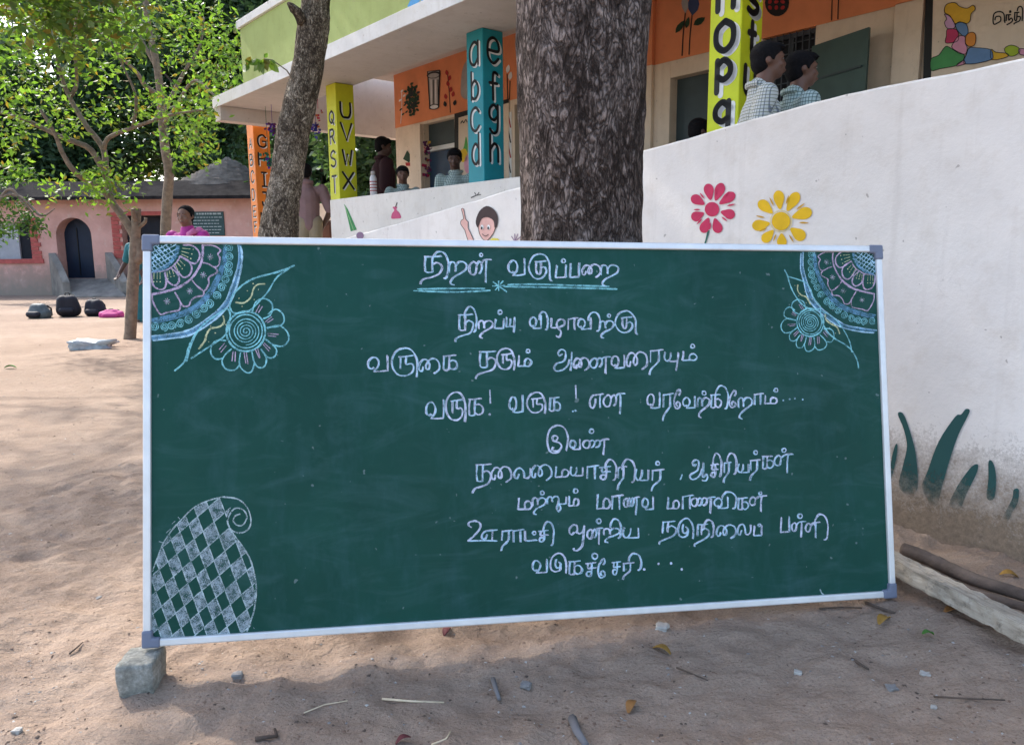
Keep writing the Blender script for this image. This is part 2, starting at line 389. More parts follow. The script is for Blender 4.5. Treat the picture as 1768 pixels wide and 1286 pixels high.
# ---- flat paint on walls
def paint_at(parent, name, polys, o, eps, loc=(0, 0, 0), mats=None):
    """polys: (pixels, layer, material index): flat paint on the plane at o, lying eps metres proud of it"""
    mbp = MB()
    for pts, lay, mi in polys:
        P = []
        for px, py in pts:
            s_, z_ = onp(px, py, o); P.append((o - eps - 0.0012 * lay - loc[0], s_ - loc[1], z_ - loc[2]))
        mbp.face(P, mi)
    return mbp.build(name, mats, parent)
def disc(cx, cy, rx, ry=None, rot=0, n=18, a0=0, a1=360):
    ry = ry or rx; out = []
    for k in range(n if a1 - a0 == 360 else n + 1):
        a = R(a0 + (a1 - a0) * k / n); x, y = rx * math.cos(a), ry * math.sin(a); c, s_ = math.cos(R(rot)), math.sin(R(rot))
        out.append((cx + x * c - y * s_, cy + x * s_ + y * c))
    return out
def smooth(pts, sub=5, closed=False):
    n = len(pts)
    if n < 3: return [tuple(p) for p in pts]
    out = []
    for i in range(n if closed else n - 1):
        p = [pts[(i + k) % n] if closed else pts[min(max(i + k, 0), n - 1)] for k in (-1, 0, 1, 2)]
        for j in range(sub):
            t = j / sub; a = []
            for d in range(2):
                p0, p1, p2, p3 = p[0][d], p[1][d], p[2][d], p[3][d]
                a.append(0.5 * (2 * p1 + (p2 - p0) * t + (2 * p0 - 5 * p1 + 4 * p2 - p3) * t * t + (3 * p1 - p0 - 3 * p2 + p3) * t ** 3))
            out.append(tuple(a))
    if not closed: out.append(tuple(pts[-1]))
    return out
def band(pts, w, w1=None):
    """outline of a brush stroke of width w (tapering to w1) along pts"""
    w1 = w if w1 is None else w1; L = []; Rr = []; n = len(pts)
    for i, (x, y) in enumerate(pts):
        ax, ay = pts[max(i - 1, 0)]; bx, by = pts[min(i + 1, n - 1)]
        dx, dy = bx - ax, by - ay; l = math.hypot(dx, dy) or 1; k = (w + (w1 - w) * i / max(1, n - 1)) / 2
        L.append((x - dy / l * k, y + dx / l * k)); Rr.append((x + dy / l * k, y - dx / l * k))
    return [(L[i], L[i + 1], Rr[i + 1], Rr[i]) for i in range(n - 1)]
def leafshape(x0, y0, x1, y1, w):
    dx, dy = x1 - x0, y1 - y0; l = math.hypot(dx, dy); nx_, ny_ = -dy / l, dx / l
    pts = [(0, 0), (.25, .8), (.5, 1), (.8, .6), (1, 0), (.8, -.6), (.5, -1), (.25, -.8)]
    return [(x0 + dx * t + nx_ * w / 2 * k, y0 + dy * t + ny_ * w / 2 * k) for t, k in pts]

# --- paintings on the orange band
M7 = [m_black, m_wpaint, paintm('leaf_green', (0.02, 0.05, 0.025)), paintm('red', (0.40, 0.03, 0.03)), paintm('grey', (0.38, 0.36, 0.34)), paintm('indigo', (0.05, 0.07, 0.16)), paintm('amber', (0.62, 0.28, 0.04))]
P = []
def zz(pts, ox, oy, k): return [(ox + x * k, oy + y * k) for x, y in pts]
for i in range(90):                                        # leafy bush
    a = i * 2.4; r = 10 * math.sqrt(i / 90) * random.uniform(.8, 1.1); cx_, cy_ = 712 + r * math.cos(a) * 1.0, 172 + r * 2.6 * math.sin(a)
    P.append((leafshape(cx_, cy_, cx_ + 7 * math.cos(a * 1.7), cy_ + 7 * math.sin(a * 1.7), 4.5), i % 7, 2 if i % 4 else 0))
paint_at(school, 'painted_bush', P, OW, 0.004, mats=M7); P = []
for x, y in ((692, 160), (696, 168), (689, 176), (697, 184), (690, 192), (700, 196), (694, 200)):
    P.append((leafshape(x, y, x + 5, y - 5, 3), 1, 1 if y < 180 else 2))
for q in band(smooth([(692, 214), (694, 190), (694, 160)]), 1): P.append((q, 0, 1))
paint_at(school, 'painted_seedlings', P, OW, 0.004, mats=M7); P = []
tum = [(739, 124), (760, 122), (758, 185), (743, 189)]
P.append((tum, 1, 4))
for x in (744, 748, 752, 756): P.append(([(x, 138), (x + 1.6, 138), (x + 2, 182), (x + .6, 182)], 2, 0 if x in (748, 756) else 1))
for q in band(tum[1:] + tum[:1] + tum[1:2], 2): P.append((q, 3, 0))
P.append((disc(749.5, 130, 12, 6, -8), 4, 0)); P.append((disc(749.5, 131, 9.5, 4, -8), 5, 4)); P.append((disc(750.5, 185, 9, 5, -8), 4, 0)); P.append((disc(750.5, 185, 7, 3.4, -8), 5, 1))
paint_at(school, 'painted_tumbler', P, OW, 0.004, mats=M7); P = []
for q in band(smooth([(778, 195), (776, 160), (773, 125)]), 1.4): P.append((q, 0, 0))
for i, (x, y) in enumerate(((773, 126), (776, 135), (775, 145), (778, 155), (771, 167), (782, 163), (770, 180), (785, 178))):
    P.append((leafshape(x, y + 5, x + (2 if i % 2 else -2), y - 5, 6), i % 4 + 1, 3 if i < 6 else 0))
paint_at(school, 'painted_flower_stem', P, OW, 0.004, mats=M7); P = []
P.append((smooth([(796, 150), (799, 120), (808, 104), (824, 100), (826, 172), (806, 172), (797, 166)], 4, True), 1, 4))
paint_at(school, 'painted_vase', P, OW, 0.004, mats=M7); P = []
for x, y in ((876, 120), (880, 132)): P.append((leafshape(x, y + 7, x + 3, y - 8, 7), 1, 1))
for q in band([(876, 128), (877, 172)], 1.6) + band([(881, 140), (880, 172)], 1.6): P.append((q, 0, 0))
paint_at(school, 'painted_white_buds', P, OW, 0.004, mats=M7); P = []
P.append((smooth([(896, 75), (906, 72), (908, 100), (905, 135), (897, 130), (892, 105)], 4, True), 1, 0)); P.append((disc(899, 92, 6, 8), 2, 6))
paint_at(school, 'painted_dark_plant', P, OW, 0.004, mats=M7); P = []
# tall flower buds right of the big trunk
for q in band(smooth([(1178, 97), (1180, 60), (1184, 20)]), 2) + band(smooth([(1190, 95), (1192, 60), (1196, 20)]), 2): P.append((q, 0, 0))
P.append((leafshape(1196, 28, 1200, -14, 20), 1, 5)); P.append((leafshape(1184, 24, 1182, -12, 12), 1, 4))
P.append((leafshape(1167, 58, 1182, 36, 10), 2, 2)); P.append((leafshape(1198, 44, 1218, 31, 12), 2, 2)); P.append((leafshape(1185, 50, 1190, 30, 8), 3, 2))
paint_at(school, 'painted_tall_buds', P, OW, 0.004, mats=M7); P = []
P.append((disc(1342, 5, 21, 24), 1, 0))
for i in range(9): P.append((disc(1330 + (i % 3) * 11, -6 + (i // 3) * 10, 4, 3, 40 * i), 2, 3))
paint_at(school, 'painted_basket', P, OW, 0.004, mats=M7); P = []
for q in band([(1436, 36), (1438, -30)], 1.8) + band([(1447, 34), (1449, -30)], 1.8): P.append((q, 0, 0))
paint_at(school, 'painted_stems', P, OW, 0.004, mats=M7)

# --- posters and patterns on the cream wall
fx = [(786, 198), (880, 172), (880, 330), (786, 330)]
P = [([(793, 204), (880, 178), (880, 330), (793, 330)], 3, 1), ([(786, 197), (880, 171), (880, 178), (793, 204), (793, 330), (786, 330)], 4, 0)]
P += [(q, 5, 0) for q in band(smooth([(797, 214), (800, 209), (802, 213), (806, 207), (808, 212)], 3), 1.6)]
P += [(smooth([(800, 262), (803, 252), (806, 236), (809, 250), (808, 268), (803, 272)], 3, True), 5, 2), (smooth([(796, 262), (806, 258), (809, 275), (799, 280)], 3, True), 6, 3), (smooth([(803, 280), (809, 268), (812, 300), (805, 296)], 3, True), 6, 4)]
paint_at(school, 'map_poster', P, OW, 0.01, mats=[m_black, m_cream, paintm('map_green', (0.10, 0.36, 0.08)), paintm('map_yellow', (0.72, 0.46, 0.03)), paintm('map_pink', (0.70, 0.35, 0.45))])
P = []
for k in range(5):
    y = 200 + k * 26
    P.append(([(876, y + 22), (879.5, y), (883.5, y + 21), (881.5, y + 21), (879.5, y + 10), (878, y + 21)], 2, 0 if k % 2 else 3))
P.append(([(875, 196), (884, 193), (884, 320), (875, 320)], 1, 1))
paint_at(school, 'wall_border_pattern', P, OW, 0.006, mats=M7)
P = [(smooth([(707, 258), (700, 275), (709, 276), (713, 282), (713, 275), (716, 275)], 1, True), 1, 2), ([(704, 280), (712, 280), (713, 290), (705, 290)], 2, 3)]
P = [([(704, 260), (715, 275), (707, 281), (697, 275)], 1, 2), ([(701, 281), (711, 281), (711, 287), (702, 287)], 1, 3)] + [(q, 2, 6) for q in band([(713, 276), (715, 290)], 1.5)]
paint_at(school, 'graduate_cap_painting', P, OW, 0.012, mats=M7)
# garland of paper flowers at the door
b = MB()
for k in range(46):
    s_, z_ = onp(737 + random.uniform(-5, 5), 245 + 62 * random.random(), OW - 0.1)
    c = Vector((OW - 0.1 + random.uniform(-.03, .03), s_, z_)); r = 0.03
    mi = 0 if random.random() < .5 else random.choice((1, 2, 3))
    for q in range(2):
        ax = Vector([random.uniform(-1, 1) for _ in range(3)]).normalized(); t1 = ax.orthogonal().normalized() * r; t2 = ax.cross(t1)
        b.face([c + t1, c + t2, c - t1, c - t2], mi)
b.build('door_garland', [paintm('garland_purple', (0.12, 0.02, 0.10)), paintm('garland_red', (0.42, 0.03, 0.08)), paintm('garland_gold', (0.55, 0.35, 0.05)), paintm('garland_green', (0.03, 0.13, 0.06))], school)

# --- painted political map of india, right
pan = [(1612, -2), (1790, -40), (1790, 160), (1612, 160)]
MC = [m_black, m_cream, paintm('map_gold', (0.72, 0.42, 0.04)), paintm('map_lilac', (0.62, 0.36, 0.55)), paintm('map_steel', (0.14, 0.25, 0.44)), paintm('map_crimson', (0.52, 0.05, 0.13)), paintm('map_orange', (0.68, 0.26, 0.05)),
      paintm('map_leaf', (0.08, 0.30, 0.10)), paintm('map_rose', (0.66, 0.30, 0.42)), paintm('map_lime', (0.36, 0.46, 0.04))]
z4 = lambda pts: [(1300 + x * .3266, y * .3266) for x, y in pts]
P = [([(1608, -10), (1800, -52), (1800, -60), (1604, -18)], 2, 0), ([(1604, -18), (1617, -20), (1612, 170), (1598, 170)], 2, 0), (pan, 0, 1)]
regs = [([(1030, 75), (1040, 35), (1085, 25), (1110, 45), (1150, 55), (1180, 38), (1192, 60), (1170, 85), (1165, 120), (1145, 135), (1110, 125), (1085, 135), (1060, 95)], 2),
 ([(1030, 85), (1060, 98), (1085, 138), (1080, 160), (1045, 160), (1030, 130), (1042, 110)], 3),
 ([(1088, 140), (1115, 128), (1145, 138), (1155, 180), (1140, 200), (1120, 195), (1095, 165)], 4),
 ([(1045, 165), (1090, 165), (1105, 195), (1100, 225), (1070, 235), (1035, 235), (1040, 200)], 5),
 ([(1145, 195), (1175, 180), (1195, 195), (1190, 245), (1160, 255), (1140, 235)], 6),
 ([(1105, 200), (1138, 205), (1140, 240), (1150, 262), (1140, 295), (1105, 285), (1070, 262), (1075, 240)], 8),
 ([(960, 320), (1000, 300), (1035, 255), (1065, 265), (1105, 290), (1135, 300), (1125, 330), (1090, 355), (1060, 362), (1005, 372), (960, 380)], 7),
 ([(1145, 298), (1160, 262), (1200, 262), (1270, 270), (1285, 300), (1275, 325), (1190, 345), (1135, 345), (1130, 330)], 4),
 ([(1100, 345), (1130, 328), (1140, 345), (1120, 352), (1095, 358)], 8),
 ([(1275, 270), (1300, 285), (1360, 292), (1360, 310), (1280, 325)], 2),
 ([(1345, 268), (1380, 248), (1420, 262), (1425, 285), (1395, 305), (1365, 302)], 9), ([(1420, 270), (1450, 268), (1490, 280), (1480, 300), (1430, 298)], 8),
 ([(1480, 262), (1540, 250), (1580, 270), (1560, 292), (1490, 290)], 6)]
for k, (pts, mi) in enumerate(regs):
    pp = z4(pts); P.append((smooth(pp, 3, True), 3 + k % 3, mi))
    for q in band(smooth(pp, 3, True) + smooth(pp, 3, True)[:1], 1.1): P.append((q, 7, 0))
# heading beside the map: இந்தி
tt = [[(1295, 118), (1300, 100), (1322, 98), (1325, 120), (1308, 132), (1290, 138), (1285, 115), (1292, 82), (1320, 72), (1342, 85), (1345, 125)], [(1345, 110), (1348, 132)],
      [(1352, 90), (1380, 88)], [(1356, 90), (1354, 122)], [(1368, 90), (1368, 118), (1380, 106), (1388, 118), (1378, 130), (1356, 142)], [(1371, 72), (1375, 68), (1379, 72), (1375, 77), (1371, 72)],
      [(1396, 78), (1424, 76)], [(1400, 78), (1398, 112), (1408, 118), (1412, 78)], [(1412, 98), (1428, 100), (1424, 120), (1400, 132), (1394, 140)], [(1412, 70), (1418, 50), (1432, 46), (1440, 62), (1438, 122)]]
for st in tt:
    for q in band(smooth(z4(st), 4), 2.3): P.append((q, 4, 0))
paint_at(school, 'india_map_painting', P, OW, 0.058, mats=MC)
# blue lettering stub on the parapet
P = [([(704, 12), (711, -2), (722, -6), (726, 2), (721, 8), (712, 14)], 1, 0), ([(727, 2), (733, -2), (734, 1), (728, 5)], 1, 0)]
paint_at(school, 'blue_parapet_lettering', P, -0.605, 0.004, mats=[paintm('sky_blue', (0.10, 0.38, 0.75))])

# ---- columns with painted letters
LET = {  # letter strokes in a unit box, y up; closed to curves by smooth()
 'A': ['0,0 .5,1 1,0', '.2,.35 .8,.35'], 'B': ['0,0 0,1', '~0,1 .6,1 .8,.78 .55,.54 0,.52', '~0,.52 .7,.52 .95,.25 .65,0 0,0'], 'C': ['~.95,.8 .6,1 .15,.85 .02,.5 .15,.12 .6,0 .95,.18'],
 'D': ['0,0 0,1', '~0,1 .6,.98 .95,.5 .6,.02 0,0'], 'E': ['.9,1 0,1 0,0 .9,0', '0,.52 .75,.52'], 'F': ['.9,1 0,1 0,0', '0,.52 .75,.52'], 'G': ['~.95,.8 .6,1 .15,.85 .02,.5 .15,.12 .6,0 .95,.15', '.95,.15 .95,.48 .55,.48'],
 'H': ['0,0 0,1', '1,0 1,1', '0,.5 1,.5'], 'I': ['.5,0 .5,1', '.2,1 .8,1', '.2,0 .8,0'], 'J': ['.2,1 1,1', '~.7,1 .7,.25 .5,.02 .2,.05 .1,.3'], 'K': ['0,0 0,1', '.9,1 0,.45', '.3,.6 .95,0'],
 'Q': ['~.5,1 .08,.75 .08,.25 .5,0 .92,.25 .92,.75 .5,1', '.55,.3 1,-.15'], 'R': ['0,0 0,1', '~0,1 .6,1 .85,.77 .6,.52 0,.5', '.4,.5 .95,0'], 'S': ['~.9,.85 .55,1 .12,.85 .15,.6 .8,.42 .88,.15 .5,0 .08,.12'],
 'T': ['0,1 1,1', '.5,1 .5,0'], 'U': ['~0,1 0,.35 .2,.03 .5,0 .8,.03 1,.35 1,1'], 'V': ['0,1 .5,0 1,1'], 'W': ['0,1 .25,0 .5,.7 .75,0 1,1'], 'X': ['0,1 1,0', '1,1 0,0'],
 'a': ['~.85,.85 .5,1 .1,.75 .1,.2 .5,0 .85,.25', '.88,1 .88,0'], 'b': ['.1,1.5 .1,0', '~.1,.75 .5,1 .9,.7 .9,.25 .5,0 .1,.15'], 'c': ['~.9,.8 .55,1 .12,.8 .1,.25 .5,0 .9,.2'], 'd': ['.9,1.5 .9,0', '~.9,.75 .5,1 .1,.7 .1,.25 .5,0 .9,.2'],
 'e': ['~.1,.5 .9,.5 .85,.85 .5,1 .12,.8 .1,.25 .5,0 .9,.2'], 'f': ['~.9,1.4 .65,1.5 .45,1.3 .45,0', '.1,.9 .85,.9'], 'g': ['~.85,.75 .5,1 .1,.75 .12,.35 .5,.2 .85,.4', '~.88,1 .88,0 .75,-.4 .4,-.5 .1,-.3'], 'h': ['.1,1.5 .1,0', '~.1,.65 .5,1 .85,.75 .88,0'],
 'n': ['.1,1 .1,0', '~.1,.65 .5,1 .85,.75 .88,0'], 'o': ['~.5,1 .1,.75 .1,.25 .5,0 .9,.25 .9,.75 .5,1'], 'p': ['.1,1 .1,-.6', '~.1,.75 .5,1 .9,.7 .9,.25 .5,0 .1,.2'], 'q': ['.9,1 .9,-.6', '~.9,.75 .5,1 .1,.7 .1,.25 .5,0 .9,.2'],
 's': ['~.85,.85 .5,1 .15,.85 .2,.6 .8,.4 .85,.15 .5,0 .1,.12'], 't': ['.5,1.45 .5,.15', '~.5,.3 .6,0 .9,.08', '.1,.95 .9,.95'], 'u': ['~.1,1 .1,.25 .4,0 .75,.15 .88,.4', '.88,1 .88,0']}
def pstrokes(name):
    out = []
    for s_ in LET[name]:
        sm = s_[0] == '~'; pts = [tuple(map(float, p.split(','))) for p in s_.lstrip('~').split()]
        out.append(smooth(pts, 5) if sm else pts)
    return out
def brush(mbx, pts, w, fn, depth, mi):
    for q in band(pts, w): mbx.face([fn(x, y, depth) for x, y in q], mi)
    for p in pts: mbx.face([fn(x, y, depth + 0.00015) for x, y in disc(p[0], p[1], w / 2 * 0.98, n=10)], mi)
colspec = [  # s of the near corner, paint, base z, letters on the front, letters on the end face: (letter, y photo pixel of its middle, height px)
 (0.0, (0.60, 0.66, 0.015), [('n', -4, 40), ('o', 64, 46), ('p', 132, 50), ('q', 204, 50)], [('s', 3, 36), ('t', 67, 48), ('u', 142, 44)], .50, .075),
 (2.846, (0.01, 0.25, 0.30), [('a', 93, 36), ('b', 148, 44), ('c', 207, 38), ('d', 258, 50)], [('e', 88, 40), ('f', 149, 44), ('g', 206, 46), ('h', 256, 44)], .45, .05),
 (5.839, (0.55, 0.56, 0.02), [('Q', 204, 22), ('R', 236, 22), ('S', 275, 26), ('T', 319, 27)], [('U', 191, 24), ('V', 228, 27), ('W', 272, 23), ('X', 312, 27)], .45, .035),
 (8.53, (0.70, 0.20, 0.025), [('A', 248, 15), ('B', 277, 18), ('C', 306, 19), ('D', 337, 18), ('E', 366, 18), ('F', 392, 16)], [('G', 244, 20), ('H', 275, 20), ('I', 310, 23), ('J', 344, 23), ('K', 380, 24)], .40, .035)]
CW = 0.257
for ci, (sc_, col, fl, el, wr, bw) in enumerate(colspec):
    cm = NT('column_paint_%s' % ('yellow', 'teal', 'lime', 'orange')[ci]); v = cm.coord()
    cc = cm.ramp(cm.noise(v, 3, 5), [(.3, tuple(x * .85 for x in col)), (.7, tuple(min(1, x * 1.12) for x in col))])
    cm = cm.done(cc, 0.55, cm.bump(cm.noise(v, 40, 3), .12, .006), .35)
    b = MB(); b.box((-0.0, sc_, 0.9 if ci > 1 else ZF), (CW, sc_ + CW, ZS - 0.004)); c_ob = b.build('column', cm, school, bevel=0.008)
    tag(c_ob, ('yellow pillar with letters n o p q and s t u', 'teal pillar with white edged letters a to h', 'yellow pillar with letters Q to X', 'orange pillar with letters A to K')[ci])
    for face, lets in (('f', fl), ('e', el)):
        for ch, py, hp in lets:
            px0 = {0: (1246, 1300), 1: (820, 852), 2: (573, 600), 3: (432, 452)}[ci][0 if face == 'f' else 1]
            if face == 'f': z = onp(px0, py, 0.0)[1]; dist = (P4 + BD * (sc_ + CW / 2)).y
            else: z = onq(px0, py, sc_)[1]; dist = (P4 + BD * sc_ + BN * CW / 2).y
            h = hp * dist / 1318.0; w = h * 0.62
            if ci in (0, 1): w = min(h * 0.95, CW * 0.62)
            if ci > 1: w = min(h * 0.75, CW * 0.62)
            if ch in 'IJTt': w *= .75
            if face == 'f': fn = lambda x, y, d: (-0.0025 - d, sc_ + CW / 2 - x, z + y)
            else: fn = lambda x, y, d: (CW / 2 + x, sc_ - 0.0025 - d, z + y)
            sts = pstrokes(ch); ylo = min(y for st in sts for _, y in st); yhi = max(y for st in sts for _, y in st)
            w = w / (1.25 if yhi - ylo > 1.2 else 1); lm = MB()
            for q, (dx, dy, mi, dep) in enumerate(((bw * .42, -bw * .30, 1, 0.0), (0, 0, 0, 0.0012))):
                for k, st in enumerate(sts):
                    lo = -h / 2
                    pts = [((x - .5) * w + dx, (y - ylo) / (yhi - ylo) * h + lo + dy) for x, y in st]
                    brush(lm, pts, bw * (.60, .58, .80, .74)[ci], fn, dep + 0.0004 * k, mi)
            lm.build('painted_letter', [m_black, m_wpaint], c_ob)

# ------------------------------------------------------------------ ramp wall
OR = -1.42; RL = (OR, 0.0, 0.0)
ramp = empty('ramp_wall', P4 + BN * OR, TH, 'low whitewashed ramp wall with painted flowers, muddy along its foot', 'wall')
prof = [(s_, z_) for s_, z_ in (onp(x, y, OR) for x, y in ((600, 410), (694, 384), (900, 322), (1105, 262), (1300, 205.5), (1400, 178), (1460, 162.5), (1520, 150), (1640, 127), (1768, 101.5)))]
top = [(prof[0][0] + 1.6, prof[0][1] - 0.22)] + prof + [(-5.0, prof[-1][1] + 0.01)]
edge_ = []
for (sa_, za2_), (sb_, zb2_) in zip(top[:-1], top[1:]):
    n_ = max(2, int(abs(sb_ - sa_) / .07))
    edge_ += [(sa_ + (sb_ - sa_) * q / n_, za2_ + (zb2_ - za2_) * q / n_ + .006 * noise.noise(Vector((sa_ + (sb_ - sa_) * q / n_, 0, 0)) * 4) + .004 * noise.noise(Vector((sa_ + (sb_ - sa_) * q / n_, 9, 0)) * 17)) for q in range(n_)]
edge_.append(top[-1])
b = MB(); pts = [(0, top[-1][0], -0.3), (0, top[0][0], -0.3)] + [(0, s_, z_) for s_, z_ in edge_]
b.prism(pts, (0.13, 0, 0))
ramp_face = b.build('wall', whitewash('ramp_whitewash', (0.80, 0.745, 0.685), 0.50), ramp, bevel=0.01)
b = MB(); pts = [(0.13, top[-1][0], -0.3), (0.13, top[0][0], -0.3)] + [(0.13, s_, z_ - 0.75) for s_, z_ in top]
b.prism(pts, (1.28, 0, 0)); b.build('ramp_floor', plain('ramp_cement', (0.33, 0.30, 0.27), 0.9), ramp)
def ramp_paint(name, polys, mats, eps=0.003): return paint_at(ramp, name, polys, OR, eps, loc=RL, mats=mats)
z3 = lambda pts: [(880 + x * .3266, y * .3266) for x, y in pts]
# red daisy and yellow daisy
m_crim = paintm('flower_crimson', (0.55, 0.035, 0.10)); m_yel = paintm('flower_yellow', (0.78, 0.47, 0.015)); m_stem = paintm('stem_green', (0.035, 0.13, 0.10))
def daisy(cx, cy, rc, petals, m_main):
    P = [(disc(cx, cy, rc, n=26), 1, 0)]
    for i, (x, y, r) in enumerate(petals):
        a = math.atan2(y - cy, x - cx); L = math.hypot(x - cx, y - cy)
        x0, y0 = cx + math.cos(a) * (rc * 1.3), cy + math.sin(a) * (rc * 1.35)
        x1, y1 = cx + math.cos(a) * (L + r * 1.25), cy + math.sin(a) * (L + r * 1.25)
        dx, dy = x1 - x0, y1 - y0; nx_, ny_ = -math.sin(a), math.cos(a)
        r *= .86; pr = [(0, .2), (.25, .62), (.55, .98), (.8, .9), (.96, .45), (1, 0)]
        P.append((smooth([(x0 + dx * t + nx_ * r * k, y0 + dy * t + ny_ * r * k) for t, k in pr] + [(x0 + dx * t - nx_ * r * k, y0 + dy * t - ny_ * r * k) for t, k in pr[-2::-1]], 3, True), 0, 0))
        a2 = a + math.pi / len(petals)
        P.append((leafshape(cx + math.cos(a2) * L * .75, cy + math.sin(a2) * L * .75, cx + math.cos(a2) * L * 1.2, cy + math.sin(a2) * L * 1.2, 3), 2, 1))
    return P
ca = (880 + 1072 * .3266, 1107 * .3266)
pet = [(880 + x * .3266, y * .3266, 10) for x, y in ((1055, 1010), (1112, 1005), (1160, 1045), (1155, 1130), (1098, 1195), (1035, 1195), (998, 1140), (995, 1060))]
P = daisy(ca[0], ca[1], 12.5, pet, 0)
P += [(q, 0, 2) for q in band([(1224, 398), (1221, 410), (1217, 424)], 3.5, 2.5)]
ramp_paint('painted_red_flower', P, [m_crim, m_crim, m_stem])
ca = (880 + 1437 * .3266, 1170 * .3266)
pet = [(880 + x * .3266, y * .3266, r) for x, y, r in ((1425, 1050, 11), (1505, 1055, 11), (1555, 1130, 12), (1525, 1235, 12), (1440, 1265, 10), (1365, 1250, 10), (1325, 1190, 11), (1350, 1092, 11))]
P = daisy(ca[0], ca[1], 16, pet, 0)
P += [(q, 2, 2) for q in band(disc(ca[0], ca[1], 18.5, n=24) + disc(ca[0], ca[1], 18.5, n=24)[:1], 1.6)]
ramp_paint('painted_yellow_flower', P, [m_yel, plain('paint_dark_yellow', (0.55, 0.30, 0.02)), plain('paint_pale_ring', (0.72, 0.60, 0.30))])
# painted grass blades; their feet are worn away under the mud
m_grass = paintm('blade_green', (0.012, 0.085, 0.08))
z8 = lambda pts: [(1520 + x * .4046, 600 + y * .4046) for x, y in pts]
bl = [[(65, 415), (75, 420), (68, 480), (48, 560), (38, 565), (48, 480)], [(76, 285), (90, 275), (108, 300), (135, 380), (155, 470), (160, 600), (120, 625), (80, 590), (98, 500), (115, 420), (100, 345)],
      [(365, 262), (382, 265), (375, 290), (335, 370), (300, 470), (265, 590), (235, 680), (180, 600), (205, 520), (250, 400), (320, 295), (345, 285)],
      [(400, 500), (418, 500), (410, 540), (370, 620), (340, 690), (295, 670), (330, 590), (375, 525)], [(463, 485), (482, 490), (495, 550), (488, 640), (455, 640), (462, 560)],
      [(570, 605), (592, 605), (588, 660), (565, 700), (545, 740), (522, 730), (545, 680), (565, 640)]]
P = [(smooth(z8(p), 4, True), 0, 0) for p in bl]
t = NT('blade_worn'); v = t.coord(); sx = t.n('ShaderNodeSeparateXYZ'); t.l(v, sx.inputs[0])
hh = t.math('ADD', sx.outputs['Z'], t.math('MULTIPLY', t.math('SUBTRACT', t.noise(v, 45, 5, .8), .5), .35))
t.l(t.ramp(hh, [(0.17, (0, 0, 0)), (0.34, (1, 1, 1))]), t.b.inputs['Alpha']); m_blade = t.done((0.014, 0.075, 0.07), 0.8)
ramp_paint('painted_grass_blades', P, [m_blade])
# small paintings low on the ramp wall (left part)
z7 = lambda pts: [(560 + x * .2036, 300 + y * .2036) for x, y in pts]
Ms = [m_black, paintm('skin_pink', (0.72, 0.42, 0.36)), paintm('hair_brown', (0.05, 0.03, 0.03)), m_wpaint, paintm('shirt_yellow', (0.65, 0.55, 0.08)), paintm('mauve', (0.25, 0.16, 0.24))]
P = []
arm = [(1165, 300), (1185, 300), (1200, 385), (1225, 410), (1222, 460), (1275, 575), (1225, 575), (1195, 480), (1160, 430), (1165, 395), (1185, 380)]
P.append((smooth(z7(arm), 2, True), 0, 1)); P += [(q, 1, 0) for q in band(smooth(z7(arm + arm[:1]), 2), .9)]
face = [(1310, 400), (1330, 365), (1400, 350), (1450, 380), (1455, 460), (1420, 530), (1375, 570), (1330, 530), (1312, 470)]
P.append((smooth(z7(face), 3, True), 1, 1)); P += [(q, 2, 0) for q in band(smooth(z7(face + face[:1]), 3), .9)]
hair = [(1290, 400), (1320, 320), (1380, 275), (1440, 300), (1475, 360), (1470, 440), (1450, 460), (1440, 400), (1390, 370), (1340, 385), (1312, 450), (1300, 450)]
P.append((smooth(z7(hair), 3, True), 3, 2))
for ex in (1345, 1400): P.append((disc(*z7([(ex, 455)])[0], 2.6, 4.4), 4, 3)); P.append((disc(*z7([(ex - 2, 462)])[0], 1.5, 2.6), 5, 0))
P += [(q, 4, 0) for q in band(smooth(z7([(1345, 510), (1370, 530), (1400, 515)]), 4), 1)]
P.append((z7([(1400, 575), (1430, 545), (1480, 550), (1500, 575)]), 4, 4))
for k in range(4): P += [(q, 1, 5) for q in band(z7([(1620, 575), (1590 + k * 28, 500 + abs(k - 1.5) * 20)]), 1.4)]
ramp_paint('painted_pointing_child', P, Ms)
ramp_paint('painted_mauve_ball', [(disc(*z7([(305, 525)])[0], 6.4, 6.4), 0, 0)], [Ms[5]])
# on the porch parapet: green leaf, pink pot, dark twig
P = [(z7([(170, 258), (200, 300), (240, 390), (278, 475), (225, 490), (205, 400)]), 0, 0)] + [(q, 1, 1) for q in band(z7([(172, 262), (215, 380), (250, 480)]), 1.2)]
paint_at(school, 'painted_green_leaf', P, -0.01, 0.003, mats=[paintm('leaf_bright', (0.05, 0.26, 0.09)), paintm('leaf_light', (0.25, 0.45, 0.2))])
P = [(smooth(z7([(570, 380), (575, 340), (595, 310), (580, 285), (600, 280), (620, 285), (612, 305), (640, 335), (652, 375), (610, 382)]), 3, True), 0, 0)] + [(q, 1, 1) for q in band(z7([(605, 285), (620, 245)]), 1.5)]
paint_at(school, 'painted_pink_pot', P, -0.01, 0.003, mats=[paintm('pot_pink', (0.55, 0.09, 0.20)), m_black])
P = [(q, 0, 0) for q in band(z7([(1245, 205), (1290, 185), (1330, 178)]), 2, 1)] + [(q, 0, 0) for q in band(z7([(1290, 182), (1275, 160)]), 1.2)] + [(q, 1, 0) for q in band(z7([(1300, 182), (1315, 158)]), 1.2)]
paint_at(school, 'painted_twig', P, -0.01, 0.003, mats=[m_black])
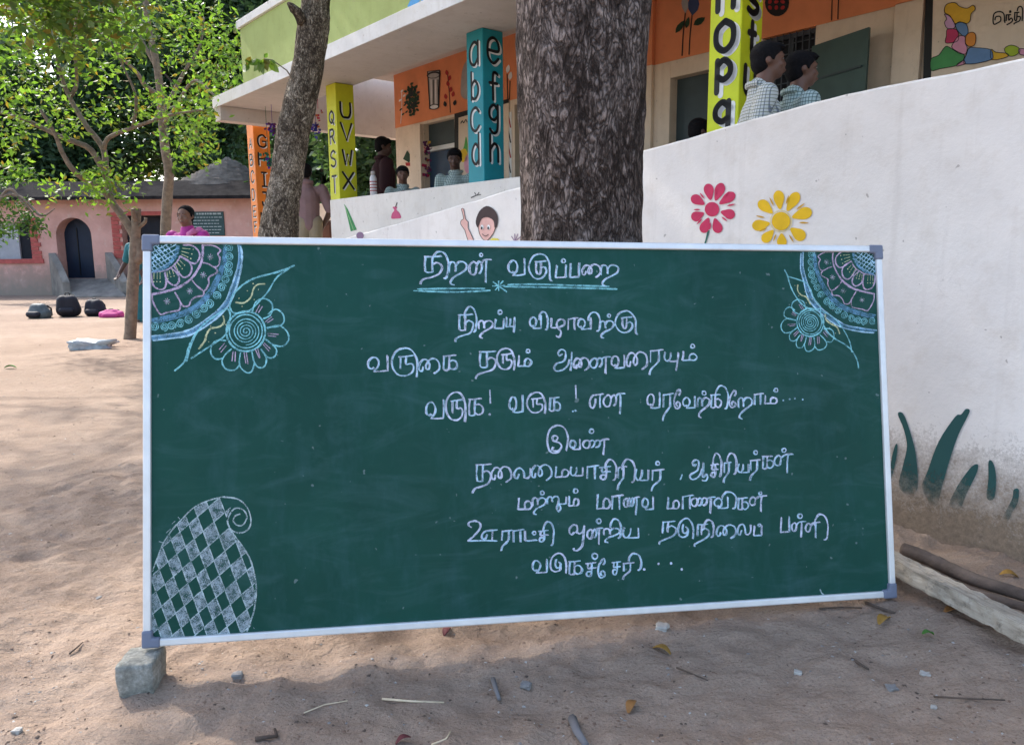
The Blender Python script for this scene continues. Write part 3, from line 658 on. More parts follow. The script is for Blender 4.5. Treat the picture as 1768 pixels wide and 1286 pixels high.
# ------------------------------------------------------------------ green chalk board, leaning back on the trunk (local frame: x along, y up, z out of the face)
BO = Vector((-1.0917, 2.0551, 0.1121)); BEX = Vector((0.98746, 0.15665, -0.01956)).normalized()
_by = Vector((-0.01221, 0.1993, 0.97986)); BEZ = BEX.cross(_by).normalized(); BEY = BEZ.cross(BEX)
board = empty('chalk_board', label='green chalkboard in an aluminium frame covered with chalk writing, leaning on the big trunk', cat='chalkboard')
_m = Matrix((BEX, BEY, BEZ)).transposed().to_4x4(); _m.translation = BO; board.matrix_world = _m
def bpt(px, py):
    """photo pixel -> board coordinates in metres"""
    r = ray(px, py); t = (BO - EYE).dot(BEZ) / r.dot(BEZ); d = EYE + r * t - BO
    return d.dot(BEX), d.dot(BEY)
BW, BH, FR = 2.44, 1.22, 0.0225
def board_mat():
    t = NT('board_green'); v = t.coord()
    n = t.noise(v, 2.2, 6, .65, .4); n2 = t.noise(t.coord('Object', (1, .35, 1)), 9, 5, .7); n3 = t.noise(v, 300, 2)
    c = t.ramp(n, [(.3, (0.004, 0.050, 0.036)), (.7, (0.008, 0.070, 0.051))])
    c = t.mix(t.math('MULTIPLY', t.ramp(n2, [(.5, (0, 0, 0)), (.85, (1, 1, 1))]), .2), c, (0.10, 0.19, 0.22))
    sw = t.noise(t.coord('Object', (.8, 2.2, 1)), 3.2, 5, .62, 2.2)
    c = t.mix(t.math('MULTIPLY', t.ramp(sw, [(.48, (0, 0, 0)), (.72, (1, 1, 1))]), .16), c, (0.10, 0.20, 0.21))
    c = t.mix(t.math('MULTIPLY', t.ramp(t.noise(v, 38, 2, .5), [(.735, (0, 0, 0)), (.76, (1, 1, 1))]), .3), c, (0.35, 0.42, 0.42))
    return t.done(c, t.ramp(n2, [(.3, (.36,) * 3), (.7, (.55,) * 3)]), t.bump(n3, .04, .001), .16)
b = MB(); b.box((FR - .004, FR - .004, -0.014), (BW - FR + .004, BH - FR + .004, -0.004)); b.build('board_surface', board_mat(), board)
b = MB(); b.box((.03, .03, -0.024), (BW - .03, BH - .03, -0.0145)); b.build('backing', plain('backing_board', (.25, .2, .15), .9), board)
m_alu = plain('aluminium_frame', (0.74, 0.735, 0.72), 0.4, 0.10, 9, 0.05, 40, .5); m_alu.node_tree.nodes['Principled BSDF'].inputs['Metallic'].default_value = 0.35
m_cap = plain('grey_plastic_cap', (0.17, 0.19, 0.25), 0.5)
for a, c in (((.045, 0, -.022), (BW - .045, FR, .006)), ((.045, BH - FR, -.022), (BW - .045, BH, .006)), ((0, .045, -.022), (FR, BH - .045, .006)), ((BW - FR, .045, -.022), (BW, BH - .045, .006))):
    b = MB(); b.box(a, c); b.build('frame_rail', m_alu, board, bevel=.004)
for x in (0, 1):
    for y in (0, 1):
        L, T = .052, .030
        X = lambda u: BW + .003 - u if x else -.003 + u
        Y = lambda u: BH + .003 - u if y else -.003 + u
        pts = [(X(0), Y(0)), (X(L), Y(0)), (X(L), Y(T)), (X(T), Y(T)), (X(T), Y(L)), (X(0), Y(L))]
        if x != y: pts = pts[::-1]
        b = MB(); b.prism([(p[0], p[1], -.026) for p in pts], (0, 0, .0355)); b.build('corner_cap', m_cap, board, bevel=.006)

# ---- chalk strokes: flat ribbons of chalk dust on the board's face
C_LAV = chalk('chalk_lavender', (0.66, 0.71, 0.85), .64); C_BLUE = chalk('chalk_blue', (0.48, 0.74, 0.88), .66); C_TEAL = chalk('chalk_teal', (0.30, 0.70, 0.74), .6)
C_PINK = chalk('chalk_pink', (0.66, 0.50, 0.66), .55); C_YEL = chalk('chalk_yellow', (0.72, 0.74, 0.42), .6); C_SOFT = chalk('chalk_soft_blue', (0.20, 0.42, 0.62), .35); C_WHITE = chalk('chalk_white', (0.50, 0.58, 0.62), .3); C_LINE = chalk('chalk_line_white', (0.55, 0.66, 0.66), .5)
CHM = [C_LAV, C_BLUE, C_TEAL, C_PINK, C_YEL, C_SOFT, C_WHITE, C_LINE]
class Chalk:
    def __init__(s): s.mb = MB(); s.k = 0
    def stroke(s, pts, w, m=0, sub=5, jit=.8, closed=False):
        """pts in photo pixels, w in pixels"""
        p = smooth([(x + random.uniform(-jit, jit) * .5, y + random.uniform(-jit, jit) * .5) for x, y in pts], sub, closed)
        if closed: p = p + p[:1]
        q = [bpt(*a) for a in p]; n = len(q); L = []; s.k += 1
        mpp = 0.00186
        for i, (x, y) in enumerate(q):
            ax, ay = q[max(i - 1, 0)]; bx, by = q[min(i + 1, n - 1)]; dx, dy = bx - ax, by - ay; l = math.hypot(dx, dy) or 1
            k = w * mpp / 2 * (0.68 + 0.5 * random.random()) * (.75 if i in (0, n - 1) else 1); z = -0.0036 + s.k * 1.1e-6 + i * 2e-7
            L.append(((x - dy / l * k, y + dx / l * k, z), (x + dy / l * k, y - dx / l * k, z)))
        v = [p_ for pr in L for p_ in pr]
        s.mb.add(v, [(2 * i + 1, 2 * i + 3, 2 * i + 2, 2 * i) for i in range(n - 1)], m)
    def dot(s, x, y, r, m=0):
        s.k += 1; s.mb.face([(*bpt(a, b_), -0.0036 + s.k * 1.1e-6) for a, b_ in disc(x, y, r * random.uniform(.8, 1.2), r, random.uniform(0, 90), 8)][::-1], m)
    def poly(s, pts, m):
        s.k += 1; s.mb.face([(*bpt(a, b_), -0.0036 + s.k * 1.1e-6) for a, b_ in pts], m)
    def build(s, name):
        me = bpy.data.meshes.new(name); me.from_pydata(s.mb.v, [], s.mb.f)
        o = link(name, me, CHM, board); me.polygons.foreach_set('material_index', s.mb.mi); return o

# ---- Tamil hand lettering: strokes in a unit box (x right 0..1, y up 0..1 = body height)
TG = {
 'ta': ['0,1 .5,1 1,1.04', '.07,1 .05,.5 .07,.06', '.07,.06 .25,.0 .47,.04', '.47,1 .46,.5 .47,.04', '.47,.5 .7,.64 .95,.5 1,.22 .8,-.12 .4,-.28 0,-.4 -.18,-.55 -.22,-.72'],
 'i': ['0,.75 .06,1.12 .35,1.45 .75,1.35 .98,.9 .98,.4 .9,0 .72,-.1'],
 'Ra': ['0,.05 0,.75 .15,1 .32,.9 .38,.5 .38,.12', '.38,.6 .52,.95 .78,1 .98,.75 .95,.35 .7,.02 .35,-.3 .12,-.65 .1,-.95 .28,-1.05'],
 'na': ['.36,.7 .26,.98 .08,.8 .02,.4 .12,.06 .28,.1 .35,.5 .36,.9', '.36,.75 .5,1 .6,.75 .56,.3 .46,.1', '.58,.85 .7,1.08 1,1.12', '.78,1.08 .78,.4 .76,-.55'],
 'va': ['.32,.3 .2,.2 .06,.35 .05,.7 .22,.98 .42,.95 .54,.65 .48,.3 .3,.04', '.28,.02 .6,.02 .95,.06', '.95,.06 .95,.6 .94,1.15'],
 'ku': ['.28,.92 .5,.94 .78,.98', '.33,.9 .33,.5 .4,.28 .52,.35 .54,.9', '.54,.58 .7,.66 .8,.45 .72,.2 .5,.0 .22,.08 .03,.45 .03,.85 .2,1.22 .5,1.36 .76,1.22 .93,.8 .95,.3 .97,-.02 1.05,-.12'],
 'ru': ['.26,.92 .5,.95 .82,1', '.33,.9 .33,.35', '.55,.95 .54,.58 .74,.6 .82,.4 .74,.14 .5,.0 .22,.08 .03,.45 .03,.85 .2,1.22 .5,1.36 .76,1.24 .93,.8 .95,.3 .93,-.08'],
 'du': ['.35,.95 .3,.6 .38,.3 .55,.35 .62,.6 .5,.75', '.62,.6 .6,.2 .35,.0 .1,.15 .02,.6 .15,1.1 .5,1.36 .76,1.24 .93,.8 .95,.3 .93,-.12'],
 'pa': ['.1,1 .06,.5 .0,.0', '.0,.02 .5,.03 .9,.06', '.9,.06 .9,.55 .92,1.05'],
 'pu': ['.1,1 .06,.5 .0,.06', '.0,.06 .45,.06 .9,.1', '.42,.1 .46,.5 .5,.85', '.95,1 .92,.4 .85,-.5'],
 'ai': ['.22,.4 .16,.08 .03,.15 .03,.55 .18,.9 .36,.9 .5,.6 .5,.25 .4,.15 .34,.4 .42,.75 .62,1 .86,.9 .98,.55 .95,.15 .72,-.15'],
 'ka': ['.05,1 .4,1 .9,1.05', '.13,1 .1,.5 .08,.06', '.08,.06 .25,.0 .47,.06', '.47,1 .46,.5 .47,.06', '.46,.62 .75,.7 .98,.5 .95,.2 .7,.05 .45,.2'],
 'ma': ['.08,1 .06,.5 0,0', '.0,.02 .45,.06 .85,.06 1,.35 .9,.65 .68,.72 .52,.5 .5,.06'],
 'aa': ['.08,0 .1,.9', '.05,.9 .4,.95 1,1.03', '.68,1 .68,.5 .7,0'],
 'ra': ['.08,.05 .1,.9', '.05,.9 .4,.95 1,1.03', '.68,1 .68,.45 .66,.1', '.66,.1 .4,-.18 .12,-.5 .0,-.9'],
 'ya': ['.08,1 0,.45 .12,.1 .32,.15 .45,.5 .48,.95', '.32,.06 .6,.06 .95,.1', '.95,.1 .95,.95'],
 'yu': ['.08,1 0,.45 .12,.1 .32,.15 .45,.5 .48,.95', '.32,.06 .6,.06 .9,.1', '.98,.95 .93,.2 .82,-.9'],
 'zha': ['.08,1 .06,.5 .04,.1', '.04,.1 .3,.08 .6,.12 .95,.4 .95,.75 .72,.92 .5,.7 .45,.3 .6,-.05 .75,-.3 .68,-.7 .5,-.8 .4,-.65'],
 'e': ['.42,.75 .38,.3 .22,.02 .04,.2 .05,.6 .22,.95 .5,1 1,1.06', '.75,1.02 .74,.5 .75,.05'],
 'ee': ['.55,.85 .72,1.1 .6,1.3 .36,1.15 .14,.75 .08,.3 .3,-.02 .6,.05 .7,.3 .5,.45 .3,.3 .4,.12'],
 'I': ['.42,.62 .5,.82 .36,.95 .24,.8 .34,.6 .58,.52 .68,.28 .5,.06 .24,.12 .3,.3', '.68,.3 .5,.0 .2,-.02 .05,.3 .02,.8 .15,1.3 .5,1.52 .82,1.35 .97,.9 .95,.45 .88,.08'],
 'A': ['.45,.9 .32,.78 .24,.95 .4,1.12 .6,1.05 .64,.75 .5,.5 .18,.38 .03,.15 .18,-.02 .5,.05 .75,.3 .84,.6', '.95,1 .93,.5 .88,0'],
 'AA': ['.35,.88 .25,.75 .18,.95 .32,1.12 .48,1.05 .5,.75 .4,.48 .12,.3 .02,.12 .15,-.02 .4,.05 .6,.3 .68,.6', '.76,.95 .74,.5 .74,.1 .92,.28 1,.1 .9,-.1 .7,-.08'],
 'cha': ['.02,.92 .4,.97 .95,1.03', '.25,.95 .22,.55 .55,.58 .95,.6', '.58,.97 .58,.35 .46,-.02 .22,-.08 .1,.12 .22,.3 .56,.3'],
 'la': ['.3,.45 .2,.05 .05,.12 .02,.5 .18,.88 .4,.95 .55,.65 .58,.15', '.58,.12 .78,.05 .95,.3 .95,.95'],
 'lla': ['.36,.7 .26,.98 .08,.8 .02,.4 .12,.06 .28,.1 .35,.5 .36,.9', '.36,.7 .5,.98 .7,1.08 1,1.14', '.72,1.08 .7,.4 .68,-.7'],
 'nna': ['.28,.7 .2,.98 .06,.8 .02,.4 .1,.06 .22,.1 .28,.5 .28,.9', '.28,.75 .38,1 .46,.75 .42,.25 .32,.1', '.46,.75 .56,1 .66,.8 .62,.3 .5,.1', '.66,.8 .76,1.05 1,1.12', '.82,1.07 .82,.4 .78,-.8'],
 'U': ['.14,.98 .05,1.12 .08,1.32 .28,1.42 .44,1.25 .42,.85 .22,.35 .02,.02', '.02,.02 .5,.03 .98,.02', '.66,.5 .6,.2 .5,.2 .5,.5 .62,.68 .78,.75 1,.8', '.84,.78 .84,.06'],
 'o': ['.32,.55 .18,.35 .04,.45 .05,.75 .25,1.05 .45,1 .5,.65 .42,.45', '.48,.55 .66,.4 .85,.6 .95,1', '.95,1 .9,.2 .8,-.5 .5,-.85 .3,-.8 .32,-.65'],
 'Na': ['.0,1 .45,1 .88,1.06', '.05,1 .02,.5 0,.05', '.4,1 .36,.5 .34,.15', '.36,.5 .62,.66 .92,.5 .95,.15 .7,-.15 .2,-.4 -.18,-.62 -.24,-.85'],
 'ta3': ['.05,1 .05,.5 .05,.02', '.05,.02 .5,.03 1,.1'],
 'Ru': ['0,.05 .02,.7 .12,.95 .24,.85 .26,.3', '.26,.65 .38,.98 .54,.95 .6,.6 .56,.05 .5,-.45 .58,-.85 .7,-.6 .66,-.1 .52,.08', '.55,.06 .8,.08 .98,.12', '.98,.12 .98,.95'],
}
CROP = {1: (700, 420, .22624), 2: (610, 580, .17534), 3: (900, 580, .181), 4: (1000, 650, .22624), 5: (790, 730, .17534), 6: (1080, 760, .181), 7: (790, 880, .18665), 8: (1100, 870, .19796)}
LINES = {
 'heading': [(1, 'ta 140 275 222 100;i 200 325 255 121;Ra 330 465 225 140;na 480 650 240 135;va 780 915 245 130;ku 940 1108 270 129;pa 1145 1230 262 165;pa 1252 1330 260 150;ai 1345 1490 245 160;Ra 1490 1625 242 165', '578 88 14;1207 133 18')],
 'opening_line': [(1, 'ta 402 515 665 545;i 448 540 665 541;Ra 558 665 655 590;pa 680 755 650 575;pu 765 835 640 560;va 945 1040 650 560;i 1020 1085 650 560;zha 1105 1215 650 570;aa 1235 1315 660 570;va 1312 1420 655 575;i 1395 1485 660 567;Ra 1485 1590 655 592;ku 1600 1765 680 558', '722 525 19;1555 552 14')],
 'guests_line': [(2, 'va 132 345 350 210;ru 372 640 390 190;ai 640 850 350 220;ka 872 1020 335 195;ta 1237 1400 310 155;ru 1410 1592 325 173;ma 1620 1750 300 190', '1722 148 22'), (3, 'A 305 490 330 150;ai 495 648 312 205;na 652 850 305 208;va 855 990 305 190;ai 1000 1205 298 150;ra 1222 1355 255 130;yu 1365 1500 245 150;ma 1535 1675 232 145', '1637 97 23')],
 'welcome_line': [(2, 'va 705 895 815 650;ru 905 1112 828 625;ka 1125 1275 782 620;va 1528 1672 752 600', ''), (3, 'ru 50 235 730 588;ka 260 370 715 590;e 650 785 690 560;na 780 990 678 560', ''), (4, 'va 515 620 240 135;ra 636 722 240 130;ee 720 792 240 130;va 790 888 240 160;Ra 905 995 235 162;ka 1000 1085 238 140;i 1042 1138 235 121;ee 1140 1220 232 135;Ra 1215 1320 238 160;aa 1332 1408 215 130;ma 1415 1510 208 140', '955 125 19;1505 103 18')],
 'here_line': [(5, 'I 880 1092 285 112;va 1100 1210 260 170;nna 1228 1490 250 168', '1322 82 26')],
 'teachers_line': [(5, 'ta 178 325 575 410;ai 330 530 565 430;la 555 722 548 440;ai 725 928 545 410;ma 960 1092 535 425;ya 1110 1240 525 430;aa 1266 1390 550 420;cha 1395 1515 545 430;i 1450 1562 550 419;ra 1575 1662 550 430;i 1620 1748 570 425', ''), (6, 'ya 95 222 388 270;ra 246 372 388 278;AA 610 785 368 205;cha 810 892 342 228;i 835 915 330 189;ra 936 1010 312 208;i 970 1058 312 181;ya 1070 1182 312 222;ra 1186 1290 290 185;ka 1300 1412 270 152;lla 1420 1600 242 142', '310 220 22;1245 115 22;1515 95 24')],
 'students_line': [(5, 'ma 592 728 855 735;Ra 738 868 818 738;Ru 880 1072 802 722;ma 1092 1192 818 715;ma 1370 1502 850 700;aa 1512 1630 850 712', '835 690 24;1165 670 27'), (6, 'nna -20 132 640 550;va 155 270 658 552;ma 400 512 655 540;aa 536 652 655 525;nna 622 856 630 548;va 842 985 648 552;i 922 1058 640 537;ka 1066 1172 662 552;lla 1182 1345 622 538', '1290 505 17')],
 'school_line': [(7, 'U 85 365 290 158;ra 402 505 290 190;aa 506 612 302 185;ta3 616 735 288 190;cha 745 842 285 192;i 790 888 315 174;o 1030 1180 270 145;na 1196 1342 268 178;Ra 1352 1500 235 172;i 1412 1512 250 136;ya 1530 1680 265 160', '710 215 20;1308 105 27'), (8, 'Na 222 345 262 155;du 355 497 290 168;Na 527 630 282 178;i 582 668 282 183;ai 690 866 285 182;la 876 996 272 172;pa 1018 1095 275 185;pa 1252 1336 248 112;lla 1346 1472 238 162;lla 1468 1600 242 168;i 1548 1668 300 155', '1070 185 13;1425 105 24')],
 'village_line': [(7, 'va 686 832 585 470;du 856 1010 572 448;ka 1022 1150 600 478;cha 1182 1282 605 490;ee 1292 1392 625 492;cha 1426 1512 588 482;ra 1528 1632 572 490;i 1582 1700 550 450', '1270 430 32')],
}
dots_of = []
def chalk_mark(c_): c_.build('chalk_exclamation_mark'); return Chalk()
def chalk_word(c_, ln):
    if c_.k: c_.build('chalk_word')
    return Chalk()
for ln, segs in LINES.items():
    ch = Chalk(); lastx = None
    for crop, gl, dots in segs:
        ox, oy, k = CROP[crop]
        for g in gl.split(';'):
            nm, x0, x1, yb, yt = g.split(); x0, x1, yb, yt = map(float, (x0, x1, yb, yt))
            if lastx is not None and ox + x0 * k - lastx > 11: ch = chalk_word(ch, ln)
            lastx = ox + x1 * k
            for st in TG[nm]:
                pts = [tuple(map(float, p.split(','))) for p in st.split()]
                P = [(ox + (x0 + (x1 - x0) * u) * k, oy + (yb - (yb - yt) * v) * k) for u, v in pts]
                ch.stroke(P, 2.35, 0, jit=.9)
                d = 1.5 if ln != 'heading' else 1.9
                ch.stroke([(x + d, y + d * .35) for x, y in P], 2.0, 1 if random.random() < .6 else 0, jit=1.3)
        for d in filter(None, dots.split(';')):
            x, y, r = map(float, d.split()); dots_of.append((ox + x * k, oy + y * k, r * k))
    chalk_word(ch, ln); ch = Chalk()
    z = lambda c, pts: [(CROP[c][0] + x * CROP[c][2], CROP[c][1] + y * CROP[c][2]) for x, y in pts]
    if ln == 'heading':
        for p in ([(90, 348), (350, 344), (610, 345)], [(60, 362), (380, 372), (650, 358)], [(780, 315), (1000, 312), (1300, 322), (1560, 328)], [(750, 330), (1100, 335), (1400, 343), (1620, 349)],
                  [(712, 285), (712, 362)], [(668, 292), (775, 370)], [(748, 285), (685, 358)], [(664, 326), (762, 320)]): ch.stroke(z(1, p), 3.0, 2, jit=.4)
    if ln == 'welcome_line':
        ch.stroke(z(2, [(1348, 530), (1352, 665)]), 3.4, 0); ch.dot(*z(2, [(1345, 772)])[0], 2, 0); ch = chalk_mark(ch); ch.stroke(z(3, [(522, 470), (525, 600)]), 3.4, 0)
        for p in ((495, 718), (520, 712)): ch.dot(*z(3, [p])[0], 1.8, 1)
        ch = chalk_mark(ch)
        for p in ((1562, 182), (1610, 172), (1650, 167), (1710, 175)): ch.dot(*z(4, [p])[0], 1.5, 1)
    if ln == 'teachers_line': ch.stroke(z(6, [(540, 322), (538, 345), (524, 376)]), 3, 1)
    if ln == 'village_line':
        for p in ((65, 570), (190, 522), (300, 518), (393, 570)): ch.dot(*z(8, [p])[0], 2.2, 0)
    if ch.k: ch.build({'heading': 'chalk_underline', 'teachers_line': 'chalk_comma', 'welcome_line': 'chalk_dots', 'village_line': 'chalk_dots'}[ln])
for x, y, r in dots_of:
    ch = Chalk(); ch.stroke(disc(x, y, r * .85, n=8), 2.2, 1, closed=True); ch.stroke(disc(x + .8, y, r * .7, n=8), 1.6, 0, closed=True); ch.build('chalk_dot')
# stray chalk tick near the lower right rail
ch = Chalk(); ch.stroke([(1417, 1017), (1420, 1024), (1426, 1029)], 2.5, 7); ch.build('chalk_tick')

# ---- corner mandalas
def spiral(cx, cy, r0, r1, turns, a0=0, sgn=1, n=12):
    N = int(n * turns); return [(cx + (r0 + (r1 - r0) * i / N) * math.cos(a0 + sgn * 2 * math.pi * i / n), cy + (r0 + (r1 - r0) * i / N) * math.sin(a0 + sgn * 2 * math.pi * i / n)) for i in range(N + 1)]
def mandala(T, sc, name):
    ch = Chalk()
    st = lambda pts, w, m, **k: ch.stroke([T(*p) for p in pts], w * sc, m, **k)
    # soft blue bands
    inner = [(785, 108), (775, 230), (745, 340), (690, 460), (620, 560), (540, 635), (440, 690), (300, 735), (150, 765)]
    for d in (-14, 0, 14): st([(x + d * .7, y + d) for x, y in inner], 3.6, 5)
    outer = [(905, 108), (915, 180), (908, 280), (885, 400), (850, 500), (800, 610), (730, 690), (650, 755), (560, 820), (450, 870), (300, 895), (150, 915)]
    for d in (-18, -9, 0, 9, 18): st([(x + d * .75, y + d * .9) for x, y in outer], 3.2, 5 if abs(d) < 12 else 1, jit=2)
    for i, (x, y) in enumerate([(810, 135), (815, 210), (815, 285), (815, 345), (790, 405), (755, 475), (710, 545), (650, 610), (600, 650), (540, 700), (475, 750), (400, 785), (325, 805), (260, 812), (180, 805)]):
        st(spiral(x, y, 6, 38, 2.2, i), 1.5, 2, sub=2, jit=.4)
    # pink petals and arcs
    st([(590, 108), (592, 180), (580, 255), (545, 330), (495, 400), (430, 455), (350, 492), (250, 518), (150, 540)], 3.6, 3)
    st([(590, 108), (590, 180), (577, 255), (540, 330), (490, 398), (425, 450), (345, 486), (250, 512), (150, 532)], 2.5, 3)
    st([(400, 205), (380, 245), (345, 285), (310, 310), (260, 335), (150, 345)], 2.8, 3)
    for p in ([(420, 112), (500, 115), (555, 165), (562, 220), (525, 268), (470, 255), (400, 205)], [(400, 210), (465, 245), (495, 305), (478, 365), (430, 388), (385, 350), (345, 290)], [(320, 310), (375, 360), (388, 420), (350, 458), (300, 430), (275, 385), (268, 340)], [(265, 345), (278, 420), (265, 475), (230, 492), (180, 470), (155, 420), (150, 350)]):
        st(p, 2.6, 3); st([(x + 4, y + 3) for x, y in p], 1.8, 3)
    for p in ([(600, 115), (680, 118), (742, 155), (720, 190), (738, 225), (725, 285), (690, 300), (640, 275), (595, 265)], [(690, 300), (715, 345), (645, 388), (645, 440), (605, 500), (545, 465), (500, 412)], [(600, 500), (595, 545), (530, 555), (490, 590), (470, 632), (420, 632), (385, 570), (350, 512)], [(400, 600), (392, 665), (340, 680), (280, 690), (232, 705), (190, 650), (165, 590), (160, 535)]):
        st(p, 2.6, 3)
    for x, y in ((655, 215), (595, 370), (480, 505), (285, 595)):
        for a in range(4): dx, dy = 28 * math.cos(a * .785 + .2), 28 * math.sin(a * .785 + .2); st([(x - dx, y - dy), (x + dx, y + dy)], 1.4, 7 if a % 2 else 3)
    for (x, y), (dx, dy) in (((415, 140), (70, 8)), ((410, 165), (65, 18)), ((408, 188), (60, 30)), ((395, 245), (30, 30)), ((375, 262), (30, 40)), ((355, 280), (25, 45)), ((330, 320), (12, 42)), ((305, 330), (10, 40)), ((285, 340), (6, 45)), ((225, 345), (2, 60)), ((200, 345), (0, 60)), ((175, 345), (-2, 60))):
        st([(x, y), (x + dx, y + dy)], 1.6, 4); ch.dot(*T(x + dx * 1.35, y + dy * 1.35), 1.2 * sc, 4)
    # lattice heart
    for k in range(8):
        u = 140 + k * 36
        if True:
            a = max(0.0, u - 140); L = math.sqrt(max(0, 262 ** 2 - 0))
        seg1 = []; seg2 = []
        for q in range(15):
            x = 142 + q * 18.5
            y1 = 104 + k * 42 - (x - 142) * .55 + 40; y2 = 104 + (k - 3) * 48 + (x - 142) * 1.15
            if y1 > 104 and math.hypot(x - 140, y1 - 100) < 258: seg1.append((x, y1))
            if y2 > 104 and math.hypot(x - 140, y2 - 100) < 258: seg2.append((x, y2))
        if len(seg1) > 1: st(seg1, 1.8, 1, sub=1)
        if len(seg2) > 1: st(seg2, 1.8, 1, sub=1)
    for k in range(30):
        x, y = 150 + random.random() * 230, 110 + random.random() * 230
        if math.hypot(x - 140, y - 100) < 250: ch.dot(*T(x, y), 1.3 * sc, 1)
    for k in range(4): st([(142 + 3 * k, 130), (142 + 3 * k, 320)], 2.5, 5)
    st([(140 + 240 * math.cos(R(a)), 100 + 240 * math.sin(R(a))) for a in range(4, 88, 9)], 6, 5)
    return ch.build(name)
mandala(lambda x, y: (230 + x * .20216, 400 + y * .20216), 1.0, 'chalk_mandala')
mandala(lambda x, y: (1330 + (985 - (x - 140) * .89) * .1866, 410 + (120 + (y - 100) * .92) * .1866), .8, 'chalk_mandala')
def flower(T, sc, leaves, name, spin=1):
    ch = Chalk(); st = lambda pts, w, m, **k: ch.stroke([T(*p) for p in pts], w * sc, m, **k)
    st(spiral(960, 850, 8, 118, 4.3, 0, spin, 16), 1.9, 2, sub=2, jit=.3); 
    for r in (140, 164, 170): st(disc(960, 850, r, r * 1.02, n=16), 2.2, 2, closed=True)
    for p in ([(1015, 680), (1045, 600), (1110, 570), (1175, 600), (1190, 655), (1165, 715), (1105, 745)], [(1150, 705), (1215, 660), (1275, 700), (1285, 765), (1240, 805), (1135, 820)], [(1140, 825), (1240, 802), (1310, 850), (1325, 920), (1280, 975), (1200, 965), (1120, 910)], [(1185, 962), (1222, 1010), (1205, 1065), (1150, 1072), (1085, 1000)], [(1110, 1030), (1138, 1090), (1120, 1150), (1070, 1158), (1030, 1110), (1010, 1025)], [(1035, 1110), (1015, 1185), (970, 1205), (920, 1165), (905, 1110), (915, 1030)], [(905, 1140), (860, 1182), (790, 1170), (756, 1110), (785, 1050), (840, 1000)], [(765, 1082), (700, 1085), (662, 1030), (675, 960), (725, 925), (795, 930)]):
        st(p, 2.5, 2)
    for (x, y), (dx, dy) in (((1045, 690), (35, -65)), ((1068, 690), (35, -55)), ((1125, 770), (60, -45)), ((1145, 775), (50, -30)), ((1145, 870), (95, 8)), ((1150, 888), (70, 6)), ((1105, 960), (55, 60)), ((1115, 950), (55, 50)), ((1040, 1000), (35, 80)), ((1060, 995), (22, 85)), ((945, 1030), (15, 95)), ((965, 1030), (15, 100)), ((852, 1020), (-10, 85)), ((872, 1020), (-6, 90)), ((780, 950), (-50, 55)), ((795, 970), (-52, 60))):
        st([(x, y), (x + dx, y + dy)], 2.0, 3)
    for pts, w, m in leaves: ch.stroke(pts, w * sc, m)
    return ch.build(name)
z = lambda pts: [(230 + x * .20216, 400 + y * .20216) for x, y in pts]
lv = [(z([(820, 640), (850, 545), (920, 465), (1000, 415), (1080, 382), (1240, 340), (1380, 288)]), 3.2, 2), (z([(1340, 310), (1270, 350), (1215, 400), (1150, 510), (1085, 580), (1000, 665), (900, 695), (845, 685), (820, 640)]), 2.6, 2),
      (z([(870, 600), (940, 608), (1000, 560), (1025, 490), (1060, 450), (1125, 445)]), 2.6, 4), (z([(800, 650), (828, 710), (810, 820), (775, 890), (700, 945), (600, 1010), (490, 1082)]), 2.8, 2), (z([(800, 650), (690, 725), (590, 800), (515, 900), (470, 1000), (435, 1110), (350, 1190)]), 3.6, 2),
      (z([(540, 860), (490, 980), (455, 1110)]), 2.2, 2), (z([(765, 715), (775, 770), (735, 810), (660, 825), (625, 880), (610, 930), (555, 1000)]), 3.2, 4)]
fl = flower(lambda x, y: (230 + x * .20216, 400 + y * .20216), 1.0, lv + [(z([(x, y), (x + 6, y + 5)]), 2.5, 4) for x, y in ((970, 500), (1065, 490), (1030, 575), (925, 635), (900, 565), (1020, 440), (655, 805), (785, 790), (695, 860), (640, 935))], 'chalk_flower')
z = lambda pts: [(1330 + x * .1866, 410 + y * .1866) for x, y in pts]
lv = [(z([(135, 295), (165, 350), (185, 430), (225, 520), (290, 610), (380, 665), (470, 655)]), 3, 2), (z([(170, 360), (270, 390), (340, 425), (380, 480), (410, 560), (470, 640)]), 2.6, 2), (z([(262, 435), (258, 490), (290, 530), (340, 555), (375, 620)]), 3, 4),
      (z([(470, 655), (475, 740), (520, 850), (600, 935), (690, 985), (760, 1050), (810, 1140), (822, 1215)]), 3.2, 2), (z([(480, 680), (560, 720), (640, 790), (700, 880), (740, 970), (760, 1060)]), 2.6, 2), (z([(515, 705), (520, 760), (570, 800), (620, 825), (650, 890)]), 3.4, 4)]
flower(lambda x, y: (1330 + (375 - (x - 960) * .74) * .1866, 410 + (785 + (y - 850) * .76) * .1866), .85, lv + [(z([(x, y), (x + 6, y + 5)]), 2.2, 4) for x, y in ((230, 440), (265, 535), (335, 600), (390, 565), (320, 500), (550, 830), (585, 790), (605, 885))], 'chalk_flower', -1)
